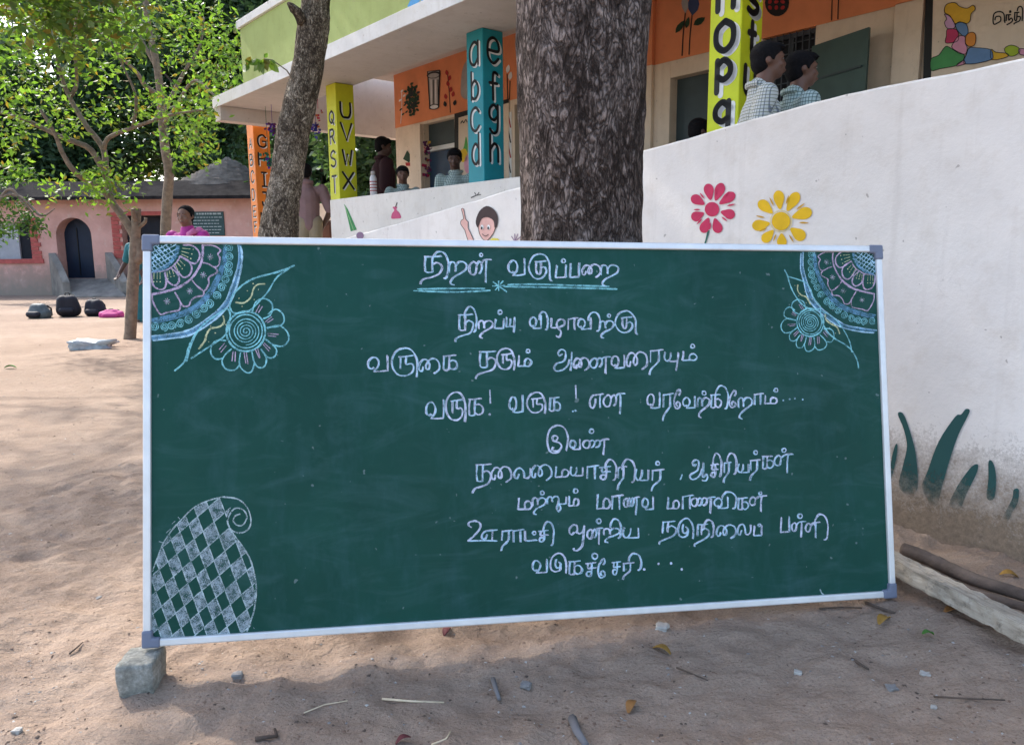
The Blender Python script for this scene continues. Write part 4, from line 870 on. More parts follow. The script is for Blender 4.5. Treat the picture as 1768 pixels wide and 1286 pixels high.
# ---- chequered paisley, bottom left
zp = lambda pts: [(240 + x * .2254, 840 + y * .2254) for x, y in pts]
ch = Chalk()
edge = [(92, 830), (88, 760), (100, 650), (140, 540), (180, 440), (240, 345), (320, 255), (420, 160), (530, 105), (640, 80), (700, 84), (705, 150), (680, 210), (672, 260), (690, 310), (740, 390), (800, 470), (850, 560), (885, 680), (897, 800), (880, 940), (850, 1040), (825, 1112), (92, 1175)]
def clip(sub, cell):
    out = sub; n = len(cell); ar = sum(cell[i][0] * cell[(i + 1) % n][1] - cell[(i + 1) % n][0] * cell[i][1] for i in range(n))
    if ar < 0: cell = cell[::-1]
    for i in range(n):
        a, b_ = cell[i], cell[(i + 1) % n]; inp = out; out = []
        ins = lambda p: (b_[0] - a[0]) * (p[1] - a[1]) - (b_[1] - a[1]) * (p[0] - a[0]) >= 0
        for j in range(len(inp)):
            p, q = inp[j], inp[(j + 1) % len(inp)]
            if ins(p) != ins(q):
                d1 = (b_[0] - a[0]) * (p[1] - a[1]) - (b_[1] - a[1]) * (p[0] - a[0]); d2 = (b_[0] - a[0]) * (q[1] - a[1]) - (b_[1] - a[1]) * (q[0] - a[0])
                t = d1 / (d1 - d2); x = (p[0] + (q[0] - p[0]) * t, p[1] + (q[1] - p[1]) * t)
                out += [x] if ins(p) else [x]
            if ins(q): out.append(q)
        if not out: return []
    return out
def inside(p, poly):
    c_ = False; n = len(poly)
    for i in range(n):
        (x1, y1), (x2, y2) = poly[i], poly[i - 1]
        if (y1 > p[1]) != (y2 > p[1]) and p[0] < (x2 - x1) * (p[1] - y1) / (y2 - y1) + x1: c_ = not c_
    return c_
def node(i, j):
    w = 1 + .012 * j; k = .80 if i < 0 else 1.0
    return (530 + i * 84 * k + j * 42, 455 - i * 76 * (k * .96) + j * 112)
edge_s = smooth(edge, 3, True)
for i in range(-9, 9):
    for j in range(-8, 9):
        c = [node(i, j), node(i + 1, j), node(i + 1, j + 1), node(i, j + 1)]
        pc = clip(edge_s, c)
        if len(pc) < 3: continue
        if (i + j) % 2: ch.poly(zp(pc)[::-1], 6)
        for a, b_ in ((c[0], c[1]), (c[0], c[3])):
            run = []
            for q in range(9):
                p_ = (a[0] + (b_[0] - a[0]) * q / 8, a[1] + (b_[1] - a[1]) * q / 8)
                if inside(p_, edge_s): run.append(p_)
            if len(run) > 1: ch.stroke(zp([run[0], run[len(run) // 2], run[-1]]), 1.7, 7, sub=2, jit=.4)
ch.stroke(zp(edge[2:11]), 2.2, 7); ch.stroke(zp([(640, 80), (750, 95), (825, 155), (855, 250), (840, 320), (785, 352), (720, 340), (682, 285), (690, 215), (735, 168), (795, 178), (825, 230), (800, 290), (755, 298), (722, 262), (735, 225), (772, 208)]), 2.4, 7)
ch.stroke(zp(edge[13:23]), 2.4, 7)
for p in ([(275, 265), (250, 285)], [(240, 325), (205, 355)], [(185, 430), (150, 420)], [(310, 250), (295, 235)]): ch.stroke(zp(p), 1.5, 7)
ch.build('chalk_paisley')

# ---- stone under the board's left corner
def rock(name, loc, size, mat, label, cat, seed=0, sub=3, rough=.12, rotz=0, group=None, flat=0.0):
    bm = bmesh.new(); bmesh.ops.create_cube(bm, size=1); bmesh.ops.subdivide_edges(bm, edges=bm.edges[:], cuts=7, use_grid_fill=True)
    o3 = Vector((seed * 3.1, seed * 1.7, seed))
    for v in bm.verts:
        p = v.co.copy(); q = p.normalized() * .62; p = p.lerp(q, .07)
        p += p.normalized() * (noise.noise(p * 2.2 + o3) * rough + noise.noise(p * 7 + o3) * rough * .35)
        v.co = Vector((p.x * size[0], p.y * size[1], p.z * size[2]))
    me = bpy.data.meshes.new(name); bm.to_mesh(me); bm.free()
    o = link(name, me, mat, None, True); o.location = loc; o.rotation_euler = (0, 0, rotz)
    return tag(o, label, cat, group)
t = NT('granite'); v = t.coord(); c = t.ramp(t.math('ADD', t.math('MULTIPLY', t.noise(v, 14, 6, .7), .6), t.math('MULTIPLY', t.noise(v, 90, 3), .4)), [(.35, (.12, .12, .10)), (.52, (.26, .255, .22)), (.68, (.44, .44, .40))])
m_granite = t.done(c, .9, t.bump(t.noise(v, 60, 5, .7), .5, .006), .25)
rock('stone_block', (-1.088, 2.030, 0.045), (.096, .115, .108), m_granite, 'rough grey stone block propping up the left corner of the chalkboard', 'stone', 3, rough=.065, rotz=.12)
# ------------------------------------------------------------------ trees
m_bark1 = barkmat('bark_grey', (0.052, 0.036, 0.029), (0.135, 0.10, 0.085), (0.285, 0.226, 0.198), .40, 17, 1.0)
m_bark2 = barkmat('bark_brown', (0.095, 0.07, 0.05), (0.25, 0.195, 0.14), (0.46, 0.38, 0.29), .5, 17, .9)
m_bark3 = plain('bark_smooth', (0.19, 0.145, 0.105), .9, .35, 14, .5, 40)
m_barkd = plain('bark_far', (0.075, 0.06, 0.045), .95, .3, 4)
m_leafN = leafmat('leaf_near', [(0.065, 0.13, 0.02), (0.10, 0.19, 0.03), (0.14, 0.24, 0.04), (0.17, 0.26, 0.05), (0.09, 0.16, 0.03), (0.065, 0.13, 0.02), (0.21, 0.14, 0.03)], .5)
m_leafM = leafmat('leaf_mid', [(0.03, 0.07, 0.014), (0.055, 0.115, 0.02), (0.08, 0.155, 0.028), (0.035, 0.085, 0.018), (0.10, 0.16, 0.04)], .4)
m_leafD = leafmat('leaf_dark', [(0.035, 0.07, 0.034), (0.06, 0.11, 0.05), (0.10, 0.16, 0.08), (0.045, 0.088, 0.042)], .45)  # mild blue tint in these greens stands for distance haze
def trunk_mesh(path, radii, mat, parent, name='trunk', seg=28, rough=.06, rings=None, z_fine=None):
    """limb with an uneven, ridged outline"""
    P = [Vector(p) for p in path]
    d = [0]
    for i in range(1, len(P)): d.append(d[-1] + (P[i] - P[i - 1]).length)
    rings = rings or max(6, int(d[-1] / .08)); Q = []; Rr = []
    xs_ = [smooth([(d[i], P[i][k]) for i in range(len(P))], 8) for k in range(3)]; rs = smooth([(d[i], radii[i]) for i in range(len(P))], 8)
    for i in range(rings + 1):
        t = d[-1] * i / rings
        Q.append(Vector([np.interp(t, [a for a, _ in xs_[k]], [b_ for _, b_ in xs_[k]]) for k in range(3)])); Rr.append(float(np.interp(t, [a for a, _ in rs], [b_ for _, b_ in rs])))
    b = MB(); b.tube(Q, Rr, seg)
    for i in range(rings + 1):
        for k in range(seg):
            j = i * seg + k; v = Vector(b.v[j]); c = Q[i]; dr = v - c
            q = Vector((v.x, v.y, v.z * .35)); s_ = 1 / max(Rr[i], .05)
            f = noise.noise(q * s_ * .8) * rough * 1.6 + noise.noise(q * s_ * 2.6) * rough + noise.noise(Vector((v.x, v.y, v.z * .45)) * s_ * 7) * rough * .55
            b.v[j] = tuple(c + dr * (1 + f))
    return b.build(name, mat, parent, True)
def leaves(name, mat, parent, centers, size, origin=(0, 0, 0), aspect=.45, droop=.3):
    """leaf-sized folded blades spread through the crown's volume"""
    C = np.asarray(centers, float) - np.asarray(origin, float); n = len(C)
    a = rng.normal(size=(n, 3)); a[:, 2] = a[:, 2] * .6 - droop; a /= np.linalg.norm(a, axis=1)[:, None]
    u = np.cross(a, rng.normal(size=(n, 3))); u /= np.linalg.norm(u, axis=1)[:, None]; w = np.cross(a, u)
    L = (size * rng.uniform(.6, 1.3, n))[:, None]; W = L * aspect * .5
    V = np.stack([C, C + a * L * .45 + u * W + w * W * .3, C + a * L, C + a * L * .45 - u * W + w * W * .3], 1).reshape(-1, 3)
    me = bpy.data.meshes.new(name); me.vertices.add(4 * n); me.vertices.foreach_set('co', V.astype(np.float32).ravel())
    me.loops.add(4 * n); me.loops.foreach_set('vertex_index', np.arange(4 * n, dtype=np.int32)); me.polygons.add(n)
    me.polygons.foreach_set('loop_start', np.arange(0, 4 * n, 4, dtype=np.int32)); me.polygons.foreach_set('loop_total', np.full(n, 4, np.int32)); me.update(); me.validate()
    return link(name, me, mat, parent)
def clumps(cs, n, spread):
    cs = np.asarray(cs, float); i = rng.integers(0, len(cs), n); d = rng.normal(size=(n, 3)); d /= np.linalg.norm(d, axis=1)[:, None]
    return cs[i] + d * (rng.uniform(0, 1, n) ** .5)[:, None] * np.asarray(spread) * rng.uniform(.7, 1.2, (n, 1))
def crown_pts(c, r, k, seed):
    """clump centres scattered through a lumpy ellipsoid"""
    out = []; g = np.random.default_rng(seed); off = Vector((seed * 7.7, seed * 3.3, seed))
    while len(out) < k:
        p = g.uniform(-1, 1, 3); rad = np.linalg.norm(p)
        lim = .78 + .5 * noise.noise(Vector(p / max(rad, 1e-3)) * 1.7 + off)
        if rad < lim and rad > .25 and noise.noise(Vector(p) * 2.6 + off) > -.22: out.append((c[0] + p[0] * r[0], c[1] + p[1] * r[1], c[2] + p[2] * r[2]))
    return out
def px_path(pts): return [at_y(x, y, Y) for x, y, Y in pts]

# 1 the big trunk behind the board
t1 = empty('big_tree', (0.262, 2.87, 0), label='massive grey cracked tree trunk standing right behind the middle of the chalkboard', cat='tree')
trunk_mesh([(0, .0, -.1), (0.0, .0, .15), (.004, 0, .7), (0, 0, 1.3), (.004, .0, 1.8), (.012, .01, 2.25), (.03, .03, 2.8), (.1, .1, 3.6)], [.33, .27, .24, .222, .226, .236, .25, .22], m_bark1, t1, seg=128, rough=.05, rings=190)
for k, (dx, dy, dz) in enumerate(((1.6, .4, 2.6), (-1.2, 1.2, 3.0), (.3, -1.5, 2.8), (.8, 1.7, 3.2))):
    trunk_mesh([(.06, .06, 3.2), (.1 + dx * .35, .1 + dy * .35, 3.7 + dz * .3), (.1 + dx, .1 + dy, 3.6 + dz)], [.17, .12, .05], m_bark1, t1, 'limb', 14)
cc = crown_pts((.6, .6, 6.6), (2.9, 2.9, 1.8), 90, 3); leaves('crown', m_leafM, t1, clumps(cc, 9000, .6), .16)

# 2 the curved trunk in front of the last columns
Y2 = 7.0; root2 = at_y(478, 640, Y2); root2.z = 0
t2 = empty('curved_tree', root2, label='slim curving grey trunk with a broken stub, in front of the orange pillar', cat='tree')
p2 = px_path([(478, 690, Y2), (480, 560, Y2), (482, 408, Y2), (491, 330, Y2), (499, 275, Y2), (509, 220, Y2), (523, 154, Y2), (534, 103, Y2), (541, 51, Y2), (546, 0, Y2), (550, -80, Y2), (556, -200, Y2)])
r2 = [w * Y2 / 1318 / 2 for w in (92, 80, 66, 55, 54, 54, 53, 51, 50, 46, 42, 34)]
trunk_mesh([p - root2 for p in p2], r2, m_bark2, t2, seg=56, rough=.05, rings=150)
st_ = px_path([(523, 38, Y2 - .1), (513, 22, Y2 - .16), (504, 12, Y2 - .2), (497, 6, Y2 - .2)])
trunk_mesh([p - root2 for p in st_], [.05, .042, .03, .012], m_bark2, t2, 'broken_stub', 12, .12)
tp = p2[-1] - root2
for dx, dy, dz in ((-1.2, -.8, 1.5), (.9, -.9, 1.7), (.2, 1.2, 1.9)): trunk_mesh([tp, tp + Vector((dx, dy, dz)) * .5, tp + Vector((dx, dy, dz))], [.08, .06, .03], m_bark2, t2, 'limb', 12)
cc = crown_pts((tp.x, tp.y - .3, tp.z + 2.1), (2.8, 2.6, 1.5), 80, 5); leaves('crown', m_leafM, t2, clumps(cc, 8000, .55), .16)

# 3 small branching tree at the left
Y3 = 11.3; root3 = on_ground(223, 584)
t3 = empty('small_tree', root3, label='small crooked tree with a cut stub and pale green leaves beside the board', cat='tree')
def limb3(pts, w0, w1, name='limb', seg=12):
    P = [q - root3 for q in px_path(pts)]; n = len(P)
    trunk_mesh(P, [(w0 + (w1 - w0) * i / (n - 1)) * Y3 / 1318 / 2 for i in range(n)], m_bark3, t3, name, seg, .06)
limb3([(224, 590, Y3), (227, 540, Y3), (229, 500, Y3), (232, 450, Y3), (234, 410, Y3), (235, 385, Y3), (236, 360, Y3)], 21, 14, 'trunk', 24)
limb3([(236, 385, Y3), (231, 372, Y3 - .1), (229, 361, Y3 - .15)], 9, 6, 'cut_stub'); limb3([(240, 392, Y3), (250, 384, Y3 - .1), (252, 376, Y3 - .1)], 7, 5, 'cut_stub')
limb3([(235, 452, Y3), (243, 435, Y3), (231, 405, Y3), (214, 378, Y3), (196, 353, Y3), (178, 328, Y3 - .1), (150, 312, Y3 - .2), (128, 296, Y3 - .4), (108, 265, Y3 - .5), (95, 232, Y3 - .6), (70, 190, Y3 - .7)], 17, 5)
limb3([(192, 348, Y3), (185, 318, Y3 + .1), (182, 292, Y3 + .1), (178, 256, Y3 + .2), (148, 216, Y3 + .2), (121, 170, Y3 + .3), (106, 132, Y3 + .3), (98, 95, Y3 + .3), (92, 40, Y3 + .3)], 13, 4)
limb3([(184, 305, Y3), (158, 260, Y3 - .1), (128, 245, Y3 - .2), (95, 232, Y3 - .2), (35, 203, Y3 - .3), (-10, 190, Y3 - .4), (-60, 150, Y3 - .5)], 11, 4)
limb3([(179, 258, Y3), (188, 238, Y3), (229, 221, Y3 - .2), (281, 203, Y3 - .3), (310, 196, Y3 - .4), (350, 190, Y3 - .5)], 8, 3)
limb3([(121, 168, Y3 + .3), (132, 148, Y3 + .3), (131, 110, Y3 + .2), (127, 60, Y3 + .2), (140, 0, Y3)], 7, 3)
limb3([(229, 222, Y3 - .2), (235, 170, Y3 - .3), (215, 120, Y3 - .3), (190, 70, Y3 - .3)], 6, 2)
tips = [(95, 90, .3), (60, 60, 0), (20, 50, -.2), (30, 110, -.3), (70, 130, .2), (110, 60, .2), (160, 40, .1), (200, 45, 0), (150, 90, .4), (20, 170, -.4), (45, 200, -.3), (15, 225, -.3), (70, 165, .4), (130, 120, .5), (240, 190, -.3), (290, 185, -.4), (270, 175, -.2), (330, 180, -.5),
        (100, 215, -.3), (130, 195, .1), (185, 130, .2), (215, 100, -.2), (225, 60, -.3), (260, 50, -.3), (180, 190, .2), (35, 20, 0), (90, 15, .2), (140, 15, .3), (205, 15, .2), (-15, 90, -.3), (-20, 150, -.4), (185, 320, -.2), (165, 300, -.3), (200, 335, -.2), (150, 325, -.3), (210, 300, -.2), (10, 285, -.5), (35, 250, -.4), (95, 330, .6)]
cc = [at_y(x + random.uniform(-14, 14), y + random.uniform(-10, 10), Y3 + dy + random.uniform(-.5, .5)) for x, y, dy in tips for _ in range(2)]
leaves('crown', m_leafN, t3, clumps(cc, 3000, .36), .098, root3)
# drooping sprig of large leaves in front of the parapet
Y3b = 8.6
# 4 thin tree behind it
Y4 = 15.0; root4 = on_ground(287, 553)
t4 = empty('thin_tree', root4, label='thin straight tree rising behind the woman in pink', cat='tree')
def limb4(pts, w0, w1, name='limb'):
    P = [at_y(x, y, Y4 + dy) - root4 for x, y, dy in pts]; n = len(P)
    trunk_mesh(P, [(w0 + (w1 - w0) * i / (n - 1)) * Y4 / 1318 / 2 for i in range(n)], m_bark3, t4, name, 14, .05)
limb4([(287, 560, 0), (286, 410, 0), (289, 340, 0), (292, 300, 0), (285, 255, 0), (280, 205, 0), (276, 150, 0), (268, 100, 0), (255, 40, 0), (250, -30, 0)], 19, 9, 'trunk')
limb4([(280, 200, 0), (305, 150, .3), (322, 118, .4), (345, 80, .5), (352, 30, .6)], 8, 3); limb4([(277, 165, 0), (252, 150, -.3), (236, 125, -.5), (205, 95, -.8), (180, 60, -1)], 9, 3); limb4([(281, 215, 0), (300, 190, -.4), (335, 140, -.8), (370, 165, -1.1), (395, 185, -1.3)], 7, 2); limb4([(272, 120, 0), (240, 60, .3), (225, 10, .5)], 7, 3)
tips = [(340, 60, .5), (370, 40, .4), (310, 90, .4), (345, 110, .3), (395, 90, .2), (385, 130, -.2), (360, 160, -.8), (400, 110, -.6), (300, 40, .2), (250, 30, 0), (330, 20, .4), (220, 40, -.4), (190, 70, -1), (390, 60, .3), (320, 190, -.8), (350, 210, -.9), (375, 190, -1.2), (310, 240, -.5), (410, 150, -1), (340, 245, -.6), (325, 265, -.4)]
cc = [at_y(x + random.uniform(-14, 14), y + random.uniform(-12, 12), Y4 + dy + random.uniform(-.6, .6)) for x, y, dy in tips for _ in range(2)]
leaves('crown', m_leafN, t4, clumps(cc, 2100, .5), .13, root4)
# leafy shoot growing out of the curved trunk, in front of the pale green parapet
P = [at_y(x, y, Y2 - .12) - root2 for x, y in ((514, 150), (495, 122), (470, 104), (455, 102))]
b = MB(); b.tube(P, [.008, .006, .005, .003], 8); sh_ = b.build('shoot', m_bark3, t2, True)
b = MB()
for x0, y0, x1, y1, w in ((452, 104, 438, 124, 12), (454, 102, 447, 126, 12), (456, 100, 462, 124, 11), (455, 102, 467, 112, 10), (450, 104, 430, 112, 12), (430, 110, 420, 125, 12), (425, 112, 433, 98, 11), (462, 106, 482, 126, 13), (456, 100, 462, 92, 8), (450, 108, 455, 130, 9), (440, 108, 422, 104, 10), (466, 104, 476, 112, 9)):
    q = leafshape(x0, y0, x1, y1, w); W = [at_y(x, y, Y2 - .12 + .04 * math.sin(i)) - root2 for i, (x, y) in enumerate(q)]; b.face(W, 0)
b.build('shoot_leaves', m_leafN, sh_)

# tree added off the left edge to dapple the sand; only crown fringe shows
t5 = empty('overhanging_shade_tree', (-9.3, 9.6, 0), label='tree added off the left edge for dappled shade, whose dark brownish crown hangs into the top left corner', cat='tree')
trunk_mesh([(0, 0, -.1), (.1, 0, 1.5), (.3, 0, 3.2), (.8, -.1, 4.8)], [.22, .18, .16, .12], m_barkd, t5, seg=14)
for dx, dy, dz in ((4.2, -2.6, 2.0), (4.0, .6, 2.2), (2.4, 2.2, 2.2), (1.0, -2.8, 2.0)): trunk_mesh([(.6, 0, 4.2), (.6 + dx * .5, dy * .5, 4.6 + dz * .6), (.6 + dx, dy, 4.6 + dz)], [.03, .016, .007], m_barkd, t5, 'limb', 8)
cc = crown_pts((3.3, -.8, 6.6), (4.4, 4.6, 1.2), 90, 31)
cc += [tuple(at_y(x, y, 9.3 + random.uniform(-.4, .4)) - t5.location) for x, y in ((60, -10), (100, 5), (140, -5), (195, 5), (30, 0), (115, 25), (210, 25), (90, 40))]
leaves('crown', leafmat('leaf_brownish', [(.045, .085, .016), (.07, .12, .02), (.10, .14, .03), (.055, .10, .02), (.16, .11, .02)], .45), t5, clumps(cc, 12500, .55), .14)

# 5 trees beyond the old building and behind the school
FT = [  # x, y, crown centre z, radii, leaves, leaf size, material, label
 (-24.5, 31, 7.6, (5.5, 4.5, 5.4), 12000, .27, m_leafM, 'broad leafy tree at the far left edge above the pink building'),
 (-18.5, 34, 8.6, (5.2, 4.5, 6.0), 12000, .28, m_leafD, 'tall dark tree behind the arched doorway of the pink building'),
 (-13.0, 36, 7.4, (4.6, 4.2, 5.2), 10000, .28, m_leafM, 'grey green tree behind the cone of the thatched roof'),
 (-15.8, 40, 11.5, (5.0, 4.0, 5.0), 9000, .30, m_leafD, 'highest dark tree far back over the pink building'),
 (-12.2, 31.8, 8.6, (3.2, 2.0, 5.0), 11000, .24, m_leafD, 'dense dark tree beside the end of the green parapet'),
 (-6.3, 25.5, 4.0, (2.1, 2.0, 4.2), 10000, .22, m_leafD, 'dark leafy tree seen between the orange and lime pillars'),
 (-3.6, 21, 4.2, (2.3, 2.2, 4.4), 10000, .20, m_leafD, 'dark leafy tree seen beyond the porch right of the lime pillar'),
  (-27, 36, 5.5, (5.5, 4, 5.5), 10000, .3, m_leafD, 'dark tree filling the far left corner behind the other trees'),
 (-19.8, 32.2, 4.6, (3.4, 2.0, 3.6), 9000, .24, m_leafD, 'low dark tree just over the roof of the pink building behind its door'),
 (-9.5, 33, 10.5, (4.5, 4, 5.0), 10000, .3, m_leafD, 'tall dark tree rising behind the green parapet'),
]
for k, (x, y, cz, rad, nl, ls, mt, lab) in enumerate(FT):
    tr = empty('background_tree', (x, y, 0), label=lab, cat='tree', group='trees in the background')
    trunk_mesh([(0, 0, -.1), (.1, 0, cz * .4), (.2 * (-1) ** k, .1, cz * .8), (.3 * (-1) ** k, 0, cz + rad[2] * .4)], [.3 * rad[0] / 4, .22 * rad[0] / 4, .16 * rad[0] / 4, .05], m_barkd, tr, seg=12)
    for q in range(5):
        a = q * 1.3 + k; trunk_mesh([(.05, 0, cz * .55), (rad[0] * .35 * math.cos(a), rad[1] * .35 * math.sin(a), cz * .85), (rad[0] * .75 * math.cos(a), rad[1] * .75 * math.sin(a), cz + rad[2] * .3 * math.sin(q * 2.1))], [.11 * rad[0] / 4, .08 * rad[0] / 4, .03], m_barkd, tr, 'limb', 8)
    cc = crown_pts((0, 0, cz), rad, 170, k + 20); leaves('crown', mt, tr, clumps(cc, int(nl * 1.9), rad[0] * .2), ls * 1.25)
# low branches with dry twigs in front of the pink building at the left edge
br = empty('leafy_bush', (-15.6, 21.0, 0), label='thin twiggy bush with small pale leaves at the left edge before the pink building', cat='bush')
o_ = br.location
for pts in ([(-40, 420), (0, 345), (35, 340), (70, 372), (95, 360)], [(-40, 420), (10, 330), (40, 350), (65, 380)], [(-40, 420), (-10, 300), (20, 290), (60, 300)]):
    trunk_mesh([at_y(x, y, 21.0) - o_ for x, y in pts], [.06] + [.035] * (len(pts) - 2) + [.01], m_bark3, br, 'branch', 8)
trunk_mesh([(-.4, 0, 0), at_y(-40, 470, 21) - o_, at_y(-40, 420, 21.0) - o_], [.09, .08, .06], m_bark3, br, 'trunk', 10)
cc = [at_y(x, y, 21 + random.uniform(-.3, .3)) for x, y in ((0, 380), (20, 395), (35, 375), (55, 390), (10, 350), (-10, 400), (40, 355), (15, 300), (45, 300), (-5, 320), (60, 385))]
leaves('crown', m_leafM, br, clumps(cc, 900, .35), .14, o_)
# ------------------------------------------------------------------ old pink building with a thatched cone roof
PY = 24.2
pink = empty('pink_building', (at_y(125, 500, PY).x, PY, 0), 0.0, 'old pink plastered building with an arched blue doorway and brick trimmed windows', 'building')
PX0 = pink.location.x
def pk(px, py, dy=0.0):
    p = at_y(px, py, PY + dy); return (p.x - PX0, p.z)
t = NT('pink_plaster'); v = t.coord(); n1 = t.noise(v, .7, 6, .65); n2 = t.noise(v, 3.5, 6, .7)
c = t.ramp(n1, [(.3, (.46, .25, .20)), (.55, (.64, .37, .31)), (.75, (.72, .46, .40))])
c = t.mix(t.math('MULTIPLY', t.ramp(n2, [(.55, (0, 0, 0)), (.72, (1, 1, 1))]), .5), c, (.66, .55, .47))
sx = t.n('ShaderNodeSeparateXYZ'); t.l(v, sx.inputs[0]); hz = t.math('ADD', sx.outputs['Z'], t.math('MULTIPLY', t.math('SUBTRACT', n2, .5), 1.6))
c = t.mix(t.ramp(hz, [(.15, (.9, .9, .9)), (.75, (.45, .45, .45)), (1.5, (0, 0, 0))]), c, (.27, .235, .19))
m_pink = t.done(c, .95, t.bump(n2, .3, .02), .1)
m_brick = plain('painted_brick', (.42, .10, .085), .9, .2, 8); m_tile = plain('dark_tiles', (.022, .02, .02), .95, .4, 5, .6, 12, .03)
m_thatch = plain('grey_thatch', (.16, .135, .11), .95, .45, 3.5, 1.0, 9); m_blued = plain('blue_black_door', (.012, .022, .045), .5); m_cem = plain('old_cement', (.21, .19, .165), .95, .35, 3)
# front wall with an arched opening, left and right windows
axl, zt = pk(99, 430); axr, _ = pk(160, 430); zb = pk(120, 481)[1]; acx = (axl + axr) / 2; ar = (axr - axl) / 2; ztop = pk(120, 376)[1]; spring = ztop - ar
wl0, wz1 = pk(-40, 385); wl1, wz0 = pk(57, 447); wr0 = pk(209, 380)[0]; wr1, _ = pk(282, 380); wrz1 = pk(250, 372)[1]
X0, X1, HT = -9.0, pk(436, 400)[0] + .35, pk(200, 338)[1]
b = MB()
b.box((X0, 0, -.2), (axl, .45, wz0)); b.box((wl1, 0, wz0), (axl, .45, HT)); b.box((X0, 0, wz0), (wl0, .45, HT)); b.box((wl0, 0, wz1), (wl1, .45, HT))
b.box((axr, 0, -.2), (wr0, .45, HT)); b.box((wr0, 0, -.2), (wr1, .45, wz0)); b.box((wr0, 0, wrz1), (wr1, .45, HT)); b.box((wr1, 0, -.2), (X1, .45, HT))
N = 16; arc = [(acx + ar * math.cos(math.pi * k / N), spring + ar * math.sin(math.pi * k / N)) for k in range(N + 1)]
for k in range(N):
    (xa, za2), (xb, zb2) = arc[k], arc[k + 1]; b.prism([(xa, 0, za2), (xa, 0, HT), (xb, 0, HT), (xb, 0, zb2)], (0, .45, 0))
b.box((axl, 0, -.2), (axr, .45, zb - .002)); b.build('wall', m_pink, pink)
b = MB(); b.box((X0, 5, 0), (X1, 5.3, HT)); b.box((X0, .46, 0), (X0 + .3, 5, HT)); b.box((X1 - .3, .46, 0), (X1, 5, HT)); b.build('rear_wall', m_pink, pink)
b = MB(); b.box((axl, .46, zb), (axl + (axr - axl) * .76, .52, ztop + .05)); dd = b.build('door', m_blued, pink)
b = MB(); b.box((axl + .40, .43, zb + .1), (axl + .43, .455, ztop - .3)); b.build('door_seam', m_black, dd)
b = MB(); b.box((axl + (axr - axl) * .76 + .005, .462, zb), (axr + .3, .53, ztop + .05)); b.build('door_jamb', m_cem, pink)
for a, bb, z0, z1, half in ((wl0, wl1, wz0, wz1, 1), (wr0, wr1, wz0, wrz1, 0)):
    b = MB(); b.box((a, .3, z0), (bb, .34, z1)); w = b.build('window', m_room, pink)
    if half: b = MB(); b.box((a, .22, z0), (a + (bb - a) * .68, .29, z1)); b.build('shutter', plain('pale_shutter', (.35, .36, .38), .7), w)
    b = MB(); b.box((a - .06, -.05, z0 - .14), (bb + .35, -.003, z0 - .003)); b.build('sill', m_brick, w)
    b = MB(); x = bb + .003 if half else a - .303
    k = z0
    while k < z1 + .1: b.box((x, -.035, k), (x + .3 - (.08 if int((k - z0) / .13) % 2 else 0), -.003, k + .115)); k += .13
    b.build('brick_trim', m_brick, w)
    if not half: b = MB(); b.box((a - .2, -.04, z1 + .003), (bb + .1, -.003, z1 + .12)); b.build('lintel', m_brick, w)
b = MB(); b.prism([(X0 - .3, -.55, HT - .06), (X0 - .3, .6, HT + .5), (X0 - .3, .6, HT + .35), (X0 - .3, -.55, HT - .16)], (X1 - X0 + .6, 0, 0)); b.build('eaves_tiles', m_tile, pink)
b = MB(); b.prism([(X0, .605, HT + .3), (X0, .605, HT + .48), (X0, 3, HT + .55), (X0, 5.5, HT + .4)], (X1 - X0, 0, 0)); b.build('tiled_roof', m_tile, pink)
# cone of thatch, ridged in courses
cxx, _ = pk(352, 330); b = MB(); seg = 40; prof_ = []
for k in range(13):
    t_ = k / 12; r = 1.75 * (1 - t_) + .2; z_ = HT + .34 + .95 * t_ ** 1.05
    prof_ += [(r, z_), (r - .035, z_ + .085)] if k < 12 else [(r, z_), (.04, z_ + .12)]
vs2 = [(cxx + r * (1 + .03 * noise.noise(Vector((a * 3, r * 2, 0)))) * math.cos(2 * math.pi * a / seg), 2.2 + r * math.sin(2 * math.pi * a / seg), z_ + .05 * noise.noise(Vector((a * .9, r * 5, 4)))) for r, z_ in prof_ for a in range(seg)]
b.add(vs2, [(i * seg + k, i * seg + (k + 1) % seg, (i + 1) * seg + (k + 1) % seg, (i + 1) * seg + k) for i in range(len(prof_) - 1) for k in range(seg)]); b.build('thatch_cone', m_thatch, pink)
nb0, nz1 = pk(330, 366); nb1, nz0 = pk(389, 407)
b = MB(); b.box((nb0, -.045, nz0), (nb1, -.004, nz1)); nbd = b.build('notice_board', plain('notice_green', (.035, .075, .075), .6), pink)
b = MB(); random.seed(4)
for k in range(7):
    z_ = nz1 - .09 - k * (nz1 - nz0 - .12) / 6.5; x = nb0 + .06 + (.12 if k == 0 else 0)
    while x < nb1 - .15:
        L = random.uniform(.04, .13); b.box((x, -.0485, z_), (min(x + L, nb1 - .05), -.0465, z_ + (.05 if k == 0 else .022))); x += L + .025
b.build('notice_lines', plain('notice_white', (.42, .47, .46), .8), nbd)
# parapets of the short ramp to the door
xl, xr = pk(94, 480)[0], pk(191, 480)[0]; SH = .95                # the little ramp runs out slantwise to the right
def slant(x, prof_, w):
    b = MB(); P0 = [(x + SH * -y, y, z) for y, z in prof_]; b.prism(P0, (w, 0, 0)); return b
for x in (xl, xr): slant(x - .12, [(-.004, -.1), (-.004, zb + .82), (-.5, zb + .45), (-1.0, .45), (-1.0, -.1)], .24).build('ramp_parapet', m_cem, pink, bevel=.02)
slant(xl + .121, [(-.003, -.1), (-.003, zb - .01), (-1.3, .03), (-1.3, -.1)], xr - xl - .242).build('entrance_ramp', m_cem, pink)
